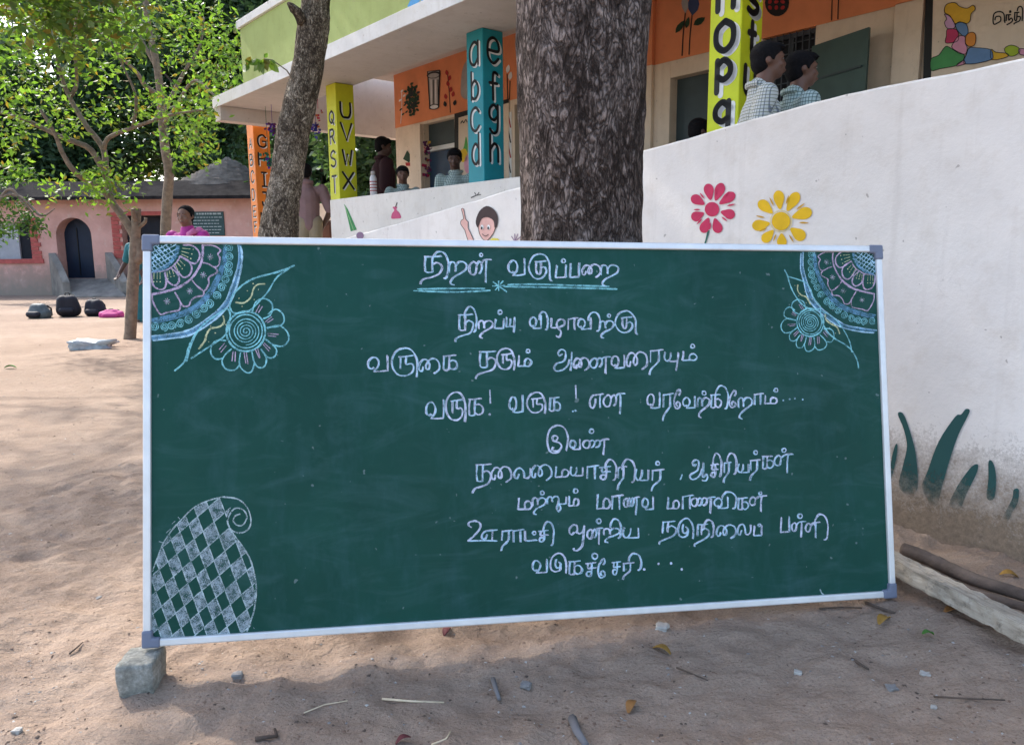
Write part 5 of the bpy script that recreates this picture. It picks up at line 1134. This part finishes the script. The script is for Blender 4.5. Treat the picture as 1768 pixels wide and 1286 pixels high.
# low compound wall and dark cupboard seen past the curved trunk
b = MB(); p = at_y(540, 352, 16.5); q = at_y(640, 352, 16.5); b.box((p.x - .8, 0, -.1), (q.x + 1.6, .2, p.z)); cw = b.build('compound_wall', m_cream, None, bevel=.01); cw.location = (0, 16.5, 0)
tag(cw, 'low plain cream wall behind the man in the mauve shirt', 'wall')
cb = empty('wooden_cupboard', (at_y(557, 400, 14.2).x, 14.2, 0), label='dark brown wooden cupboard standing behind the man in the mauve shirt', cat='cupboard')
zt_ = at_y(557, 381, 14.2).z; m_wd = plain('dark_wood', (.075, .032, .022), .5, .2, 3)
b = MB(); b.box((-.3, 0, 0), (.16, .4, zt_ - .03)); b.build('carcass', m_wd, cb, bevel=.005); b = MB(); b.box((-.33, -.03, zt_ - .029), (.19, .42, zt_)); b.build('top', m_wd, cb, bevel=.004)
b = MB(); b.box((-.27, -.02, .1), (.13, -.003, zt_ - .08)); d_ = b.build('door', plain('door_brown', (.11, .05, .03), .5, .2, 3), cb); b = MB(); b.box((.06, -.04, .8), (.08, -.021, .95)); b.build('handle', m_black, d_)

# ------------------------------------------------------------------ school bags on the sand
def bag(px, w, h, d, mat, label, lying=False, m2=None):
    p = on_ground(px[0], px[1]); r = empty('school_bag', p, random.uniform(-.3, .3), label, 'bag', 'school bags on the sand')
    B = Blob()
    for q in (-.22, -.07, .07, .22): B.cap((q * w, 0, min(h * .3, d * .42)), (q * w * .75 + random.uniform(-.02, .02), random.uniform(-.02, .02), h * .66), d * .42, min(d * .36, h * .34))
    B.ell((0, 0, h * .4), (w * .46, d * .42, h * .42)); B.build('bag_body', mat, r, .02, 4)
    B = Blob(); B.cap((-w * .2, -d * .45, h * .28), (w * .2, -d * .45, h * .28), d * .18, d * .18); B.build('front_pocket', m2 or mat, r, .015, 3)
    for s_ in (-1, 1):
        b = MB(); b.tube([(s_ * w * .2, d * .25, h * .85), (s_ * w * .26, d * .5, h * .6), (s_ * w * .3, d * .46, h * .12)], .018, 8); b.build('strap', m_black, r, True)
    b = MB(); b.tube([(-.05, 0, h * .9), (-.03, 0, h * .985), (.03, 0, h * .985), (.05, 0, h * .9)], .011, 8); b.build('handle', m_black, r, True)
m_bb = plain('bag_black', (.015, .015, .022), .7); m_bg = plain('bag_grey', (.07, .085, .09), .6, .4, 9); m_bp = plain('bag_pink', (.45, .05, .20), .7)
bag((69, 549), .46, .30, .36, m_bg, 'low grey school bag, leftmost of the bags on the sand', m2=m_bb)
bag((120, 547), .44, .50, .34, m_bb, 'tall black school bag standing upright on the sand')
bag((166, 546), .42, .37, .32, m_bb, 'squat black school bag behind the pink one')
bag((193, 548), .52, .17, .30, m_bp, 'pink school bag lying flat on the sand near the tree')
# ------------------------------------------------------------------ people (local frame: facing -y, x to the figure's left)
m_skin = plain('skin_brown', (.135, .063, .040), .5, .1, 9, 0, 60, .4); m_skind = plain('skin_dark', (.085, .042, .03), .5, .1, 9, 0, 60, .4); m_hair = plain('hair_black', (.008, .007, .008), .85, .3, 60, .5, 120, .12)
m_eyew = plain('eye_white', (.42, .38, .35), .3); m_lip = plain('lips', (.20, .07, .06), .5)
def plaid(name, base, l1, l2, k=58):
    t = NT(name); v = t.coord(); sx = t.n('ShaderNodeSeparateXYZ'); t.l(v, sx.inputs[0])
    def line(sock, f, w): return t.math('LESS_THAN', t.math('ABSOLUTE', t.math('SUBTRACT', t.math('FRACT', t.math('MULTIPLY', sock, f)), .5)), w)
    diag = t.math('ADD', sx.outputs['X'], t.math('MULTIPLY', sx.outputs['Y'], .8))
    c = t.mix(t.math('MULTIPLY', line(diag, k, .13), .75), base, l1); c = t.mix(t.math('MULTIPLY', line(sx.outputs['Z'], k, .13), .75), c, l2)
    return t.done(c, .85, t.bump(t.noise(v, 30, 3), .3, .01), .1)
m_check = plaid('check_shirt', (.56, .56, .52), (.07, .09, .15), (.15, .16, .09)); m_check2 = plaid('check_shirt_green', (.42, .50, .47), (.05, .09, .10), (.07, .11, .09), 52)
m_pants = plain('trouser_navy', (.03, .035, .055), .8); m_khaki = plain('trouser_khaki', (.33, .27, .19), .85, .1); m_mauve = plain('shirt_mauve', (.26, .165, .17), .85, .1, 9, .4, 20)
m_maroon = plain('shirt_maroon', (.035, .012, .016), .85); m_sari = plain('sari_magenta', (.46, .04, .27), .65, .2, 7, .4, 18); m_sarip = plain('sari_pink', (.62, .16, .34), .65, .2, 7, .4, 18); m_teal = plain('dress_teal', (.02, .13, .15), .75, .2, 7, .4, 18)
def person(loc, yaw, h, label, shirt, pants, skin=None, vox=.010, lean=0.0, look=(0, 0), arms=None, sleeve=.45, hair='short', skirt=False, group=None, fat=1.0, headk=1.0):
    skin = skin or m_skin
    r = empty('person', loc, yaw, label, 'person', group)
    hh = h / 6.6 * headk if h < 1.5 else h / 7.3 * headk     # head height
    hip, kn, an, sh = .52 * h, .285 * h, .045 * h, h - hh * 1.42
    sw = .125 * h * fat; L = lambda z: -lean * max(0, (z - hip)) ; top = h - hh / 2
    hc = Vector((0, L(top) - .012 * h, top)); nk = Vector((0, L(sh) + .01, sh + .02 * h))
    A = arms or {}
    def arm(s_):
        e, w = A.get(s_, ((.155, .02, .615), (.15, -.06, .47)))
        return Vector((s_ * sw, L(sh), sh - .015 * h)), Vector((s_ * e[0] * h, e[1] * h + L(e[2] * h), e[2] * h)), Vector((s_ * w[0] * h if w[0] is not None else 0, w[1] * h + L(w[2] * h), w[2] * h))
    B = Blob(); Rm = Matrix.Rotation(look[0], 3, 'Z') @ Matrix.Rotation(look[1], 3, 'X')
    H = lambda x, y, z: hc + Rm @ Vector((x * hh, y * hh, z * hh))
    # trunk, legs
    B.cap((0, L(hip), hip), (0, L(sh), sh - .06 * h), .075 * h * fat, .085 * h * fat, .85).cap((-sw * .75, L(sh), sh - .03 * h), (sw * .75, L(sh), sh - .03 * h), .04 * h, .04 * h)
    B.cap(nk - Vector((0, 0, .05 * h)), H(0, .06, -.22), .042 * h * fat, .26 * hh)
    for s_ in (-1, 1):
        B.chain([(s_ * .052 * h, 0, hip), (s_ * .055 * h, -.01, kn), (s_ * .055 * h, .01, an)], [.062 * h * fat, .042 * h, .028 * h])
        B.cap((s_ * .055 * h, .02, .022 * h), (s_ * .062 * h, -.10 * h, .015 * h), .024 * h, .018 * h)
        a, e, w = arm(s_); B.chain([a, e, w], [.036 * h * fat, .028 * h, .02 * h])
        d = (w - e).normalized(); sd = d.cross(Vector((0, 0, 1)) if abs(d.z) < .8 else Vector((0, 1, 0))).normalized(); up = d.cross(sd)
        B.cap(w, w + d * .045 * h, .018 * h, .021 * h, .7)
        for q in range(4):
            b0 = w + d * .05 * h + sd * (q - 1.5) * .0105 * h; L1 = (.022, .027, .026, .02)[q] * h
            m_ = b0 + d * L1 + up * .004 * h; B.chain([b0, m_, m_ + d * L1 * .8 + up * .012 * h], [.0072 * h, .0065 * h, .0055 * h])
        B.chain([w + d * .015 * h + sd * .018 * h, w + d * .035 * h + sd * .034 * h + up * .006 * h, w + d * .058 * h + sd * .034 * h + up * .014 * h], [.009 * h, .0078 * h, .006 * h])
    # head
    B.ell(H(0, .05, .10), (.36 * hh, .43 * hh, .40 * hh), Rm, 3); B.ell(H(0, -.09, -.18), (.27 * hh, .29 * hh, .32 * hh), Rm, 3); B.ell(H(0, -.22, -.38), (.13 * hh, .12 * hh, .10 * hh), Rm)
    B.cap(H(0, -.355, .06), H(0, -.425, -.10), .035 * hh, .052 * hh); B.ell(H(-.045, -.40, -.115), (.04 * hh,) * 3); B.ell(H(.045, -.40, -.115), (.04 * hh,) * 3)
    B.ell(H(0, -.40, -.245), (.105 * hh, .05 * hh, .03 * hh), Rm); B.ell(H(0, -.39, -.295), (.09 * hh, .05 * hh, .035 * hh), Rm)
    for s_ in (-1, 1):
        B.ell(H(s_ * .365, .09, -.02), (.04 * hh, .075 * hh, .115 * hh), Rm); B.ell(H(s_ * .15, -.33, .12), (.11 * hh, .06 * hh, .035 * hh), Rm); B.ell(H(s_ * .19, -.27, -.12), (.1 * hh, .09 * hh, .09 * hh), Rm)
    B.build('body', skin, r, min(vox, hh * .045), 2)
    for s_ in (-1, 1):
        E_ = Blob(); E_.ell(H(s_ * .15, -.352, .03), (.055 * hh, .022 * hh, .022 * hh), Rm); E_.build('eye', m_eyew, r, .004 if hh < .3 else .006, 1)
        E_ = Blob(); E_.ell(H(s_ * .15, -.362, .03), (.028 * hh, .018 * hh, .024 * hh), Rm); E_.build('pupil', m_black, r, .003, 0)
        E_ = Blob(); E_.cap(H(s_ * .07, -.385, .15), H(s_ * .23, -.34, .15), .017 * hh, .012 * hh); E_.build('eyebrow', m_hair, r, .004, 0)
    E_ = Blob(); E_.cap(H(-.085, -.425, -.268), H(.085, -.425, -.268), .018 * hh, .018 * hh); E_.build('lips', m_lip, r, .004, 1)
    # hair
    B = Blob(); B.ell(H(0, .10 if hair == 'short' else .14, .20), (.405 * hh, .44 * hh, .38 * hh), Rm, 3); B.ell(H(0, .22, .02), (.36 * hh, .30 * hh, .38 * hh), Rm, 3); B.ell(H(0, -.12 if hair == 'short' else .02, .37 if hair == 'short' else .34), (.32 * hh, .26 * hh, .15 * hh), Rm)
    for q in range(9 if hair == 'short' else 0): B.cap(H(-.24 + q * .06, -.22, .40), H(-.27 + q * .065, -.37, .30 + .03 * math.sin(q * 2.3)), .06 * hh, .03 * hh)
    for s_ in (-1, 1): B.cap(H(s_ * .36, -.02, .15), H(s_ * .375, -.04, -.02), .06 * hh, .03 * hh)
    if hair == 'tied':
        B.ell(H(0, .45, -.12), (.16 * hh, .15 * hh, .2 * hh)); B.chain([H(0, .45, -.2), H(.05, .5, -.9), H(.03, .45, -1.6)], [.13 * hh, .11 * hh, .05 * hh])
    hb = B.build('hair', m_hair, r, min(vox, hh * .045), 1)
    # shirt
    B = Blob(); zb_ = hip - (.03 * h if not skirt else .02 * h)
    B.cap((0, L(hip), zb_ + .03 * h), (0, L(sh), sh - .085 * h), .093 * h * fat, .104 * h * fat, .82).cap((-sw * .82, L(sh), sh - .032 * h), (sw * .82, L(sh), sh - .032 * h), .047 * h, .047 * h).cap((0, L(sh) - .005, sh - .07 * h), nk + Vector((0, .0, .012 * h)), .075 * h, .049 * h)
    for s_ in (-1, 1):
        a, e, w = arm(s_); B.chain([a, a.lerp(e, sleeve * 2 if sleeve < .5 else 1)] if sleeve <= .5 else [a, e, e.lerp(w, (sleeve - .5) * 2)], [.047 * h * fat, .043 * h * fat] if sleeve <= .5 else [.047 * h * fat, .038 * h, .03 * h])
    so_ = B.build('shirt' if not skirt else 'blouse', shirt, r, max(vox, .009), 2)
    B = Blob()
    for q in range(9):
        a = math.pi * (.12 + .76 * q / 8) ; B.ell(nk + Vector((math.cos(a) * .055 * h, -math.sin(a) * .052 * h + .004, .018 * h - .016 * h * math.sin(a))), (.010 * h, .008 * h, .012 * h))
        B.ell(nk + Vector((math.cos(a) * .055 * h, math.sin(a) * .05 * h + .004, .026 * h)), (.010 * h, .008 * h, .016 * h))
    if not skirt: B.build('collar', shirt, r, .007, 1)
    B = Blob()
    if skirt:
        B.cap((0, .0, hip), (0, 0, .06 * h), .098 * h, .135 * h).cap((0, 0, hip), (0, L(hip), hip + .06 * h), .098 * h, .09 * h); B.build('skirt', pants, r, .014, 3)
    else:
        B.cap((0, 0, hip - .01 * h), (0, L(hip), hip + .03 * h), .083 * h * fat, .085 * h * fat, .85)
        for s_ in (-1, 1): B.chain([(s_ * .05 * h, 0, hip), (s_ * .055 * h, -.008, kn), (s_ * .055 * h, .01, an)], [.073 * h * fat, .054 * h, .046 * h])
        B.build('trousers', pants, r, .012, 2)
    return r, hc, hh, nk, sh
def stand(px, py_top, s_off, o, h_floor=None):
    pass
def on_ramp(px, o):
    """ground point on the plan line that stands o metres behind the column fronts"""
    rr = ray(px, 430); Q = P4 + BN * o; t = BN.dot(Q) / BN.dot(rr); X = EYE + rr * t; return Vector((X.x, X.y, 0))
YW = TH - math.pi / 2          # yaw that faces along the ramp, away from the building's length
# two boys on the ramp, looking right
def top_at(p, px, py): return at_y(px, py, p.y).z
ramp_z = lambda p: float(np.interp((p - P4).dot(BD), [q[0] for q in prof][::-1], [q[1] for q in prof][::-1])) - .75
p = on_ramp(1290, -.95); zt = top_at(p, 1326, 76)
ARM_FOLD = {1: ((.15, -.03, .62), (.06, -.2, .66)), -1: ((.15, -.03, .62), (.06, -.2, .64))}
person((p.x, p.y, ramp_z(p)), math.pi / 2 - .12, zt - ramp_z(p), 'boy in a white checked shirt smiling to the right beside the bright yellow pillar', m_check, m_pants, vox=.008, arms={1: ((.15, .03, .64), (.12, -.14, .68)), -1: ((.14, .02, .64), (.1, -.12, .66))}, lean=.12, look=(.0, -.05), headk=1.0)
p = on_ramp(1352, -.72); zt = top_at(p, 1380, 91)
person((p.x, p.y, ramp_z(p)), math.pi / 2 + .12, zt - ramp_z(p), 'boy in a green patterned shirt leaning forward, right of the other boy on the ramp', m_check2, m_pants, vox=.008, lean=.1, look=(-.1, -.04), arms={1: ((.15, .02, .64), (.07, -.12, .72)), -1: ((.14, .0, .64), (.06, -.13, .72))})
# child whose head shows at the window left of the yellow pillar
p = on_ramp(1200, .8); zt = top_at(p, 1200, 207)
person((p.x, p.y, ZF), math.pi * .6, max(.95, zt - ZF), 'child whose dark head just shows over the ramp wall left of the yellow pillar', plain('shirt_seagreen', (.02, .16, .14), .8), m_pants, m_skind, vox=.01)
# boy behind the parapet next to the teal pillar
p = on_ramp(789, .55); zt = top_at(p, 789, 259)
person((p.x, p.y, ZF), -.15, zt - ZF, 'boy in a pale striped shirt looking down beside the teal pillar', m_check2, m_pants, m_skind, look=(.1, .25), lean=.03)
# tall man in maroon and the small child in front of him
p = on_ramp(666, .95); zt = top_at(p, 666, 238)
person((p.x, p.y, ZF), math.pi * .62, zt - ZF, 'man in a dark maroon shirt standing in shade behind the parapet', m_maroon, m_pants, m_skind, fat=1.12, look=(-.1, .1))
p = on_ramp(699, .42); zt = top_at(p, 699, 288)
person((p.x, p.y, ZF), .25, max(1.0, zt - ZF), 'small boy peering over the parapet in front of the man in maroon', m_check2, m_pants, m_skin, look=(-.1, .1), arms={1: ((.15, -.06, .70), (.02, -.16, .74)), -1: ((.16, -.06, .70), (.05, -.17, .74))})
# man in a mauve shirt seen from behind, past the curved trunk
Ym = 11.0; pm = at_y(534, 430, Ym); zt = at_y(534, 284, Ym).z; zfl = zt - 1.68
r_ = person((pm.x, Ym, zfl), math.pi + .35, 1.68, 'man in a mauve shirt and khaki trousers half hidden behind the curved trunk', m_mauve, m_khaki, m_skind, arms={1: ((.17, .0, .62), (.12, -.02, .47)), -1: ((.19, .03, .62), (.13, -.04, .49))}, fat=1.05)
bt = MB(); bt.box((pm.x - 1.2, Ym - .9, -.1), (pm.x + .75, Ym + 1.5, zfl + .004)); st2 = bt.build('entrance_step', plain('step_cement', (.30, .27, .23), .9), None, bevel=.02); tag(st2, 'raised cement landing under the man in the mauve shirt', 'step')
# woman in a pink sari, arms folded
Yw = 10.2; pw = at_y(325, 420, Yw); zt = at_y(319, 357, Yw).z
r_, hc, hh, nk, sh = person((pw.x, Yw, 0.0), -.25, zt, 'woman in a magenta sari with folded arms standing left of the notice board', m_sari, m_sari, plain('skin_warm', (.20, .10, .068), .5, .1, 9, 0, 60, .4), hair='tied', skirt=True, arms={1: ((.165, -.05, .60), (-.03, -.15, .66)), -1: ((.165, -.05, .60), (-.05, -.17, .63))}, sleeve=.45, look=(.15, .05))
B = Blob(); B.chain([(-.07, -.13, zt * .60), (.02, -.15, zt * .70), (.13, -.09, zt * .815), (.17, .02, zt * .83), (.16, .10, zt * .70), (.13, .12, zt * .5)], [.085, .085, .07, .06, .085, .10], .5); B.build('sari_drape', m_sarip, r_, .012, 3)
# person in teal behind the small tree and the board's edge
Yt = 14.4; pt = at_y(243, 500, Yt); zt = at_y(232, 392, Yt).z
person((pt.x, Yt, 0.0), -.5, max(1.35, zt), 'person in a teal dress mostly hidden behind the small tree and the board', m_teal, m_teal, m_skind, hair='tied', skirt=True, arms={-1: ((.19, -.01, .64), (.21, -.08, .52))})
# steel flask standing on the parapet
s_, z_ = onp(645, 331, .06); fl = empty('steel_flask', P4 + BD * s_ + BN * .06 + Vector((0, 0, 1.94)), TH, 'silver flask with red print standing on the parapet beside the man in maroon', 'flask')
b = MB(); b.tube([(0, 0, 0), (0, 0, .01), (0, 0, .2), (0, 0, .225), (0, 0, .24)], [.036, .042, .042, .034, .026], 20); b.build('flask_body', plain('flask_steel', (.62, .6, .6), .35), fl, True); b = MB(); b.tube([(0, 0, .242), (0, 0, .285)], [.028, .026], 16); b.build('cap', m_eyew, fl, True)
b = MB()
for k in range(4): b.tube([(0, 0, .05 + k * .035), (0, 0, .062 + k * .035)], .0428, 20)
b.build('red_print', paintm('flask_red', (.35, .05, .05)), fl, True)
# ------------------------------------------------------------------ plank, logs, litter
t = NT('weathered_plank'); v = t.coord('Object', (1, 12, 12)); n1 = t.noise(v, 3, 6, .7, .6); n2 = t.noise(t.coord(), 30, 5, .75)
c = t.ramp(n1, [(.3, (.20, .165, .125)), (.55, (.42, .36, .28)), (.75, (.55, .49, .40))]); c = t.mix(t.math('MULTIPLY', t.ramp(n2, [(.52, (0, 0, 0)), (.66, (1, 1, 1))]), .55), c, (.07, .06, .05))
m_plank = t.done(c, .92, t.bump(n1, .5, .006, t.bump(n2, .3, .004)), .15)
def aligned(name, label, cat, a, b_, mat, w=None, hgt=None, rad=None, roll=0.0):
    a, b_ = Vector(a), Vector(b_); L = (b_ - a).length; o = None
    mbx = MB()
    if rad:
        n = 40; pts = [(L * i / n, .005 * math.sin(i * .22), .004 * math.sin(i * .17 + 1)) for i in range(n + 1)]
        mbx.tube(pts, [rad * (1 - .25 * i / n) * (1 + .08 * noise.noise(Vector((i * .4, 1, 2)))) for i in range(n + 1)], 16); o = mbx.build(name, mat, None, True)
    else:
        bm = bmesh.new(); n = 60
        ring = [(-.5, 0), (-.25, 0.01), (0, 0), (.25, .01), (.5, 0), (.5, .35), (.5, .7), (.5, 1), (.25, .99), (0, 1), (-.25, .99), (-.5, 1), (-.5, .7), (-.5, .35)]
        k = len(ring); V = []
        for i in range(n + 1):
            for j, (u, q) in enumerate(ring):
                pp = Vector((i * .3, j * .7, 0)); V.append((L * i / n, u * w + .006 * noise.noise(pp), q * hgt + .006 * noise.noise(pp + Vector((7, 0, 0)))))
        mbx.add(V, [(i * k + j, i * k + (j + 1) % k, (i + 1) * k + (j + 1) % k, (i + 1) * k + j) for i in range(n) for j in range(k)] + [tuple(range(k))[::-1], tuple(range(n * k, n * k + k))]); o = mbx.build(name, mat)
    d = (b_ - a).normalized(); y = Vector((0, 0, 1)).cross(d).normalized(); z_ = d.cross(y)
    M = Matrix((d, y, z_)).transposed().to_4x4() @ Matrix.Rotation(roll, 4, 'X'); M.translation = a; o.matrix_world = M
    return tag(o, label, cat)
A = on_ground(1500, 938, .15); B_ = on_ground(1800, 1088, .13)
aligned('wooden_plank', 'long weathered pale wooden plank lying beside the right end of the chalkboard', 'plank', A - Vector((0, 0, .055)), B_ - Vector((0, 0, .055)), m_plank, w=.085, hgt=.055, roll=-.12)
m_log = barkmat('bark_log', (.05, .035, .035), (.12, .085, .08), (.2, .155, .14), 1, 10, .4)
m_log = plain('dry_log', (.10, .075, .06), .9, .35, 12, .6, 30)
A = on_ground(1560, 950, .085); B_ = on_ground(1800, 1042, .085)
aligned('dark_log', 'dark round pole lying on the sand behind the pale plank', 'log', A, B_, m_log, rad=.027)
A = on_ground(1560, 976, .06); B_ = on_ground(1800, 1062, .06)
aligned('thin_pole', 'thin dark pole under the dark round log', 'log', A, B_, m_log, rad=.02)
m_dleaf = {k: plain('dry_leaf_' + k, c, .7, .25, 40) for k, c in dict(yellow=(.34, .19, .04), brown=(.16, .10, .07), orange=(.28, .13, .04), green=(.06, .19, .03), maroon=(.12, .03, .035)).items()}
def gz(p): return ground_z(p.x, p.y)
def fallen_leaf(px, py, size, kind, label, rot=0.0):
    p = on_ground(px, py, gz(on_ground(px, py))); size *= .85; b = MB(); n = 7; V = []
    for i in range(n + 1):
        t_ = i / n; w = size * .27 * math.sin(math.pi * min(1, t_ * .92 + .05)) ** .8; z0 = size * .18 * math.sin(t_ * 3.0) 
        for k in (-1, 0, 1): V.append(((t_ - .5) * size, k * w, z0 + abs(k) * w * .5 + .004))
    b.add(V, [(i * 3 + k, (i + 1) * 3 + k, (i + 1) * 3 + k + 1, i * 3 + k + 1) for i in range(n) for k in (0, 1)]); o = b.build('fallen_leaf', m_dleaf[kind], None, True)
    md = o.modifiers.new('thick', 'SOLIDIFY'); md.thickness = .0012
    o.location = p; o.rotation_euler = (random.uniform(-.2, .2), random.uniform(-.2, .2), rot); tag(o, label, 'leaf', 'fallen leaves on the sand')
for a in ((1527, 1074, .075, 'yellow', 'curled yellow leaf on the sand just below the right corner of the board', .6), (1142, 1126, .07, 'yellow', 'narrow olive yellow leaf on the sand below the white pebble', 2.6), (1092, 1222, .06, 'orange', 'small orange brown leaf low in the middle of the sand', 1.0),
          (1648, 1060, .09, 'orange', 'orange brown leaf in the shade under the plank', .1), (1742, 996, .075, 'yellow', 'yellow leaf lying against the muddy foot of the wall', 2.9), (1602, 1097, .05, 'green', 'tiny fresh green leaf on the sand', .2), (772, 1092, .055, 'maroon', 'dark red leaf standing in the sand at the board edge', 1.2), (697, 1281, .05, 'maroon', 'dark red leaf at the bottom edge of the picture', .4), (18, 636, .14, 'green', 'yellow green leaves dropped on the sand at the far left', .3)): fallen_leaf(*a)
m_peb = plain('pebble_pale', (.40, .38, .345), .85, .2, 30, .4, 80); m_pebg = plain('pebble_grey', (.22, .21, .20), .9, .25, 30, .4, 80)
for px, py, s_, m_, lab in ((1143, 1085, .045, m_peb, 'white rough pebble just below the board'), (1597, 1166, .028, m_peb, 'pale flat pebble on the right of the sand'), (410, 1166, .028, m_pebg, 'grey flat stone right of the stone block'), (1612, 1222, .018, m_peb, 'small pale pebble near the long dry twig'), (30, 1262, .022, m_peb, 'small white pebble in the bottom left corner'), (908, 1184, .03, m_pebg, 'grey rounded pebble in the middle of the shaded sand'), (1540, 1190, .03, m_pebg, 'blue grey pebble left of the long dry twig'), (1378, 1162, .022, m_peb, 'small mauve white pebble right of the dead twig tuft'), (170, 1035, .045, m_pebg, 'dark grey stone on the sand left of the board')):
    p = on_ground(px, py, gz(on_ground(px, py)))
    rock('pebble', p + Vector((0, 0, s_ * .08)), (s_ * .95, s_ * .8, s_ * .5), m_, lab, 'pebble', px * .01, rough=.2, rotz=px * .1, group='pebbles on the sand')
m_twig = plain('dry_twig', (.09, .065, .05), .9, .3, 30); m_straw = plain('straw', (.62, .50, .34), .8, .15, 30)
def twig(pts, r, mat, label, cat='twig'):
    P = [on_ground(x, y, gz(on_ground(x, y)) + r + .002) for x, y in pts]; b = MB(); b.tube(P, [r * (1 - .5 * i / len(P)) for i in range(len(P))], 7, 0); o = b.build('twig' if cat == 'twig' else 'straw', mat, None, True, loc=P[0]); tag(o, label, cat, 'twigs on the sand')
twig([(660, 1206), (710, 1210), (767, 1212)], .0035, m_straw, 'straight pale straw lying on the shaded sand', 'straw')
twig([(1612, 1202), (1660, 1205), (1735, 1208)], .003, m_twig, 'long thin dark twig at the lower right of the sand')
twig([(851, 1172), (857, 1192), (862, 1207)], .008, plain('grey_bark_chip', (.16, .15, .15), .9), 'short thick grey twig in the middle of the sand')
twig([(988, 1240), (996, 1262), (1012, 1286)], .013, plain('grey_bark_chip', (.16, .15, .15), .9), 'thick dark splinter of bark at the bottom edge')
twig([(440, 1275), (462, 1272), (478, 1270), (474, 1258)], .006, m_twig, 'forked dark twig at the bottom left')
twig([(525, 1230), (560, 1216), (600, 1209)], .002, m_straw, 'thin curved straw left of the straight one', 'straw')
twig([(120, 1128), (133, 1117), (143, 1108)], .003, m_twig, 'short dark twig left of the stone block')
twig([(1495, 1040), (1515, 1048), (1545, 1058)], .006, m_twig, 'crooked dark twig beside the lower right corner of the board')
twig([(1470, 1137), (1485, 1146), (1500, 1155)], .005, m_twig, 'short dark twig under the plank end')
twig([(1168, 1152), (1200, 1165), (1222, 1174)], .003, m_twig, 'thin twig below the olive leaf')
twig([(1415, 1050), (1450, 1048), (1488, 1049)], .003, m_twig, 'thin twig along the lower edge of the board')
twig([(745, 1285), (770, 1275), (778, 1262)], .0025, m_straw, 'thin pale straw at the bottom edge', 'straw')
# crumpled plastic bag near the small tree
p = on_ground(168, 601)
rock('plastic_bag', p + Vector((0, 0, .03)), (.44, .26, .16), plain('plastic_white', (.40, .43, .44), .3, .3, 9, .8, 14), 'crumpled pale plastic bag on the sand at the foot of the small tree', 'bag', 5.3, rough=.55, rotz=.3)
# fine leaf bits, bark crumbs and grit that nobody could count
random.seed(21); b = MB()
for k in range(3400):
    u = random.random(); 
    if u < .62: px, py = random.uniform(-60, 1830), random.uniform(1060, 1300)
    else: px, py = random.uniform(-300, 260), random.uniform(560, 1300)
    q = on_ground(px, py)
    if noise.noise(Vector((q.x * 1.7, q.y * 1.7, 5))) < -.1 and random.random() < .7: continue
    z_ = gz(q) - .001
    s_ = random.uniform(.002, .0085) * (1 if q.y < 3 else 1 + q.y * .12); a = random.uniform(0, 6.28); e = random.choice((.3, .5, .8))
    mi = random.choice((0, 0, 0, 1, 1, 2, 3)); c_, s2 = math.cos(a), math.sin(a); hgt = s_ * random.uniform(.2, .5)
    pts = [(-1, 0, 0), (0, e, .3), (1, .1, 0), (.1, -e, .4), (0, 0, 1.0)]
    V = [(q.x + (x * c_ - y * s2) * s_, q.y + (x * s2 + y * c_) * s_, z_ + zz_ * hgt) for x, y, zz_ in pts]
    b.add(V, [(0, 1, 4), (1, 2, 4), (2, 3, 4), (3, 0, 4)], mi)
o = b.build('ground_litter', [m_dleaf['brown'], m_twig, m_pebg, m_peb]); tag(o, kind='stuff')
# paper streamers tied round the orange pillar and under the porch
def streamer(px, py, o_, n, r, cols, label, hang=0.0):
    s_, z_ = onp(px, py, o_); c0 = P4 + BD * s_ + BN * o_ + Vector((0, 0, z_)); b = MB()
    for k in range(n):
        c = Vector([random.gauss(0, r * .5) for _ in range(3)]) + Vector((0, 0, -hang * random.random())); mi = random.randrange(len(cols))
        for q in range(2):
            ax = Vector([random.uniform(-1, 1) for _ in range(3)]).normalized(); t1 = ax.orthogonal().normalized() * r * .35; t2 = ax.cross(t1); b.face([c + t1, c + t2, c - t1, c - t2], mi)
    b.tube([(0, 0, 0), (0, 0, ZS - z_)], .004, 5, 0)
    ob_ = b.build('paper_streamer', cols); ob_.location = c0; tag(ob_, label, 'decoration', 'paper decorations')
g1, g2, g3, g4 = (MATS['paint_garland_purple'], MATS['paint_garland_red'], MATS['paint_garland_green'], paintm('tinsel_violet', (.10, .03, .28)))
streamer(463, 272, -.06, 40, .08, [g3, g4, paintm('tinsel_teal', (.03, .3, .22))], 'purple and green tinsel bunch on the orange pillar', .1)
streamer(470, 216, -.05, 22, .07, [g4, g1], 'violet tinsel near the top of the orange pillar', .1)
streamer(545, 215, .3, 26, .07, [g4, paintm('tinsel_blue', (.05, .06, .3))], 'violet blue tinsel hanging between the orange and lime pillars', .15)
streamer(549, 188, .3, 10, .06, [g2, paintm('tinsel_orange', (.5, .16, .03))], 'red paper chain hanging from the porch edge', .25)
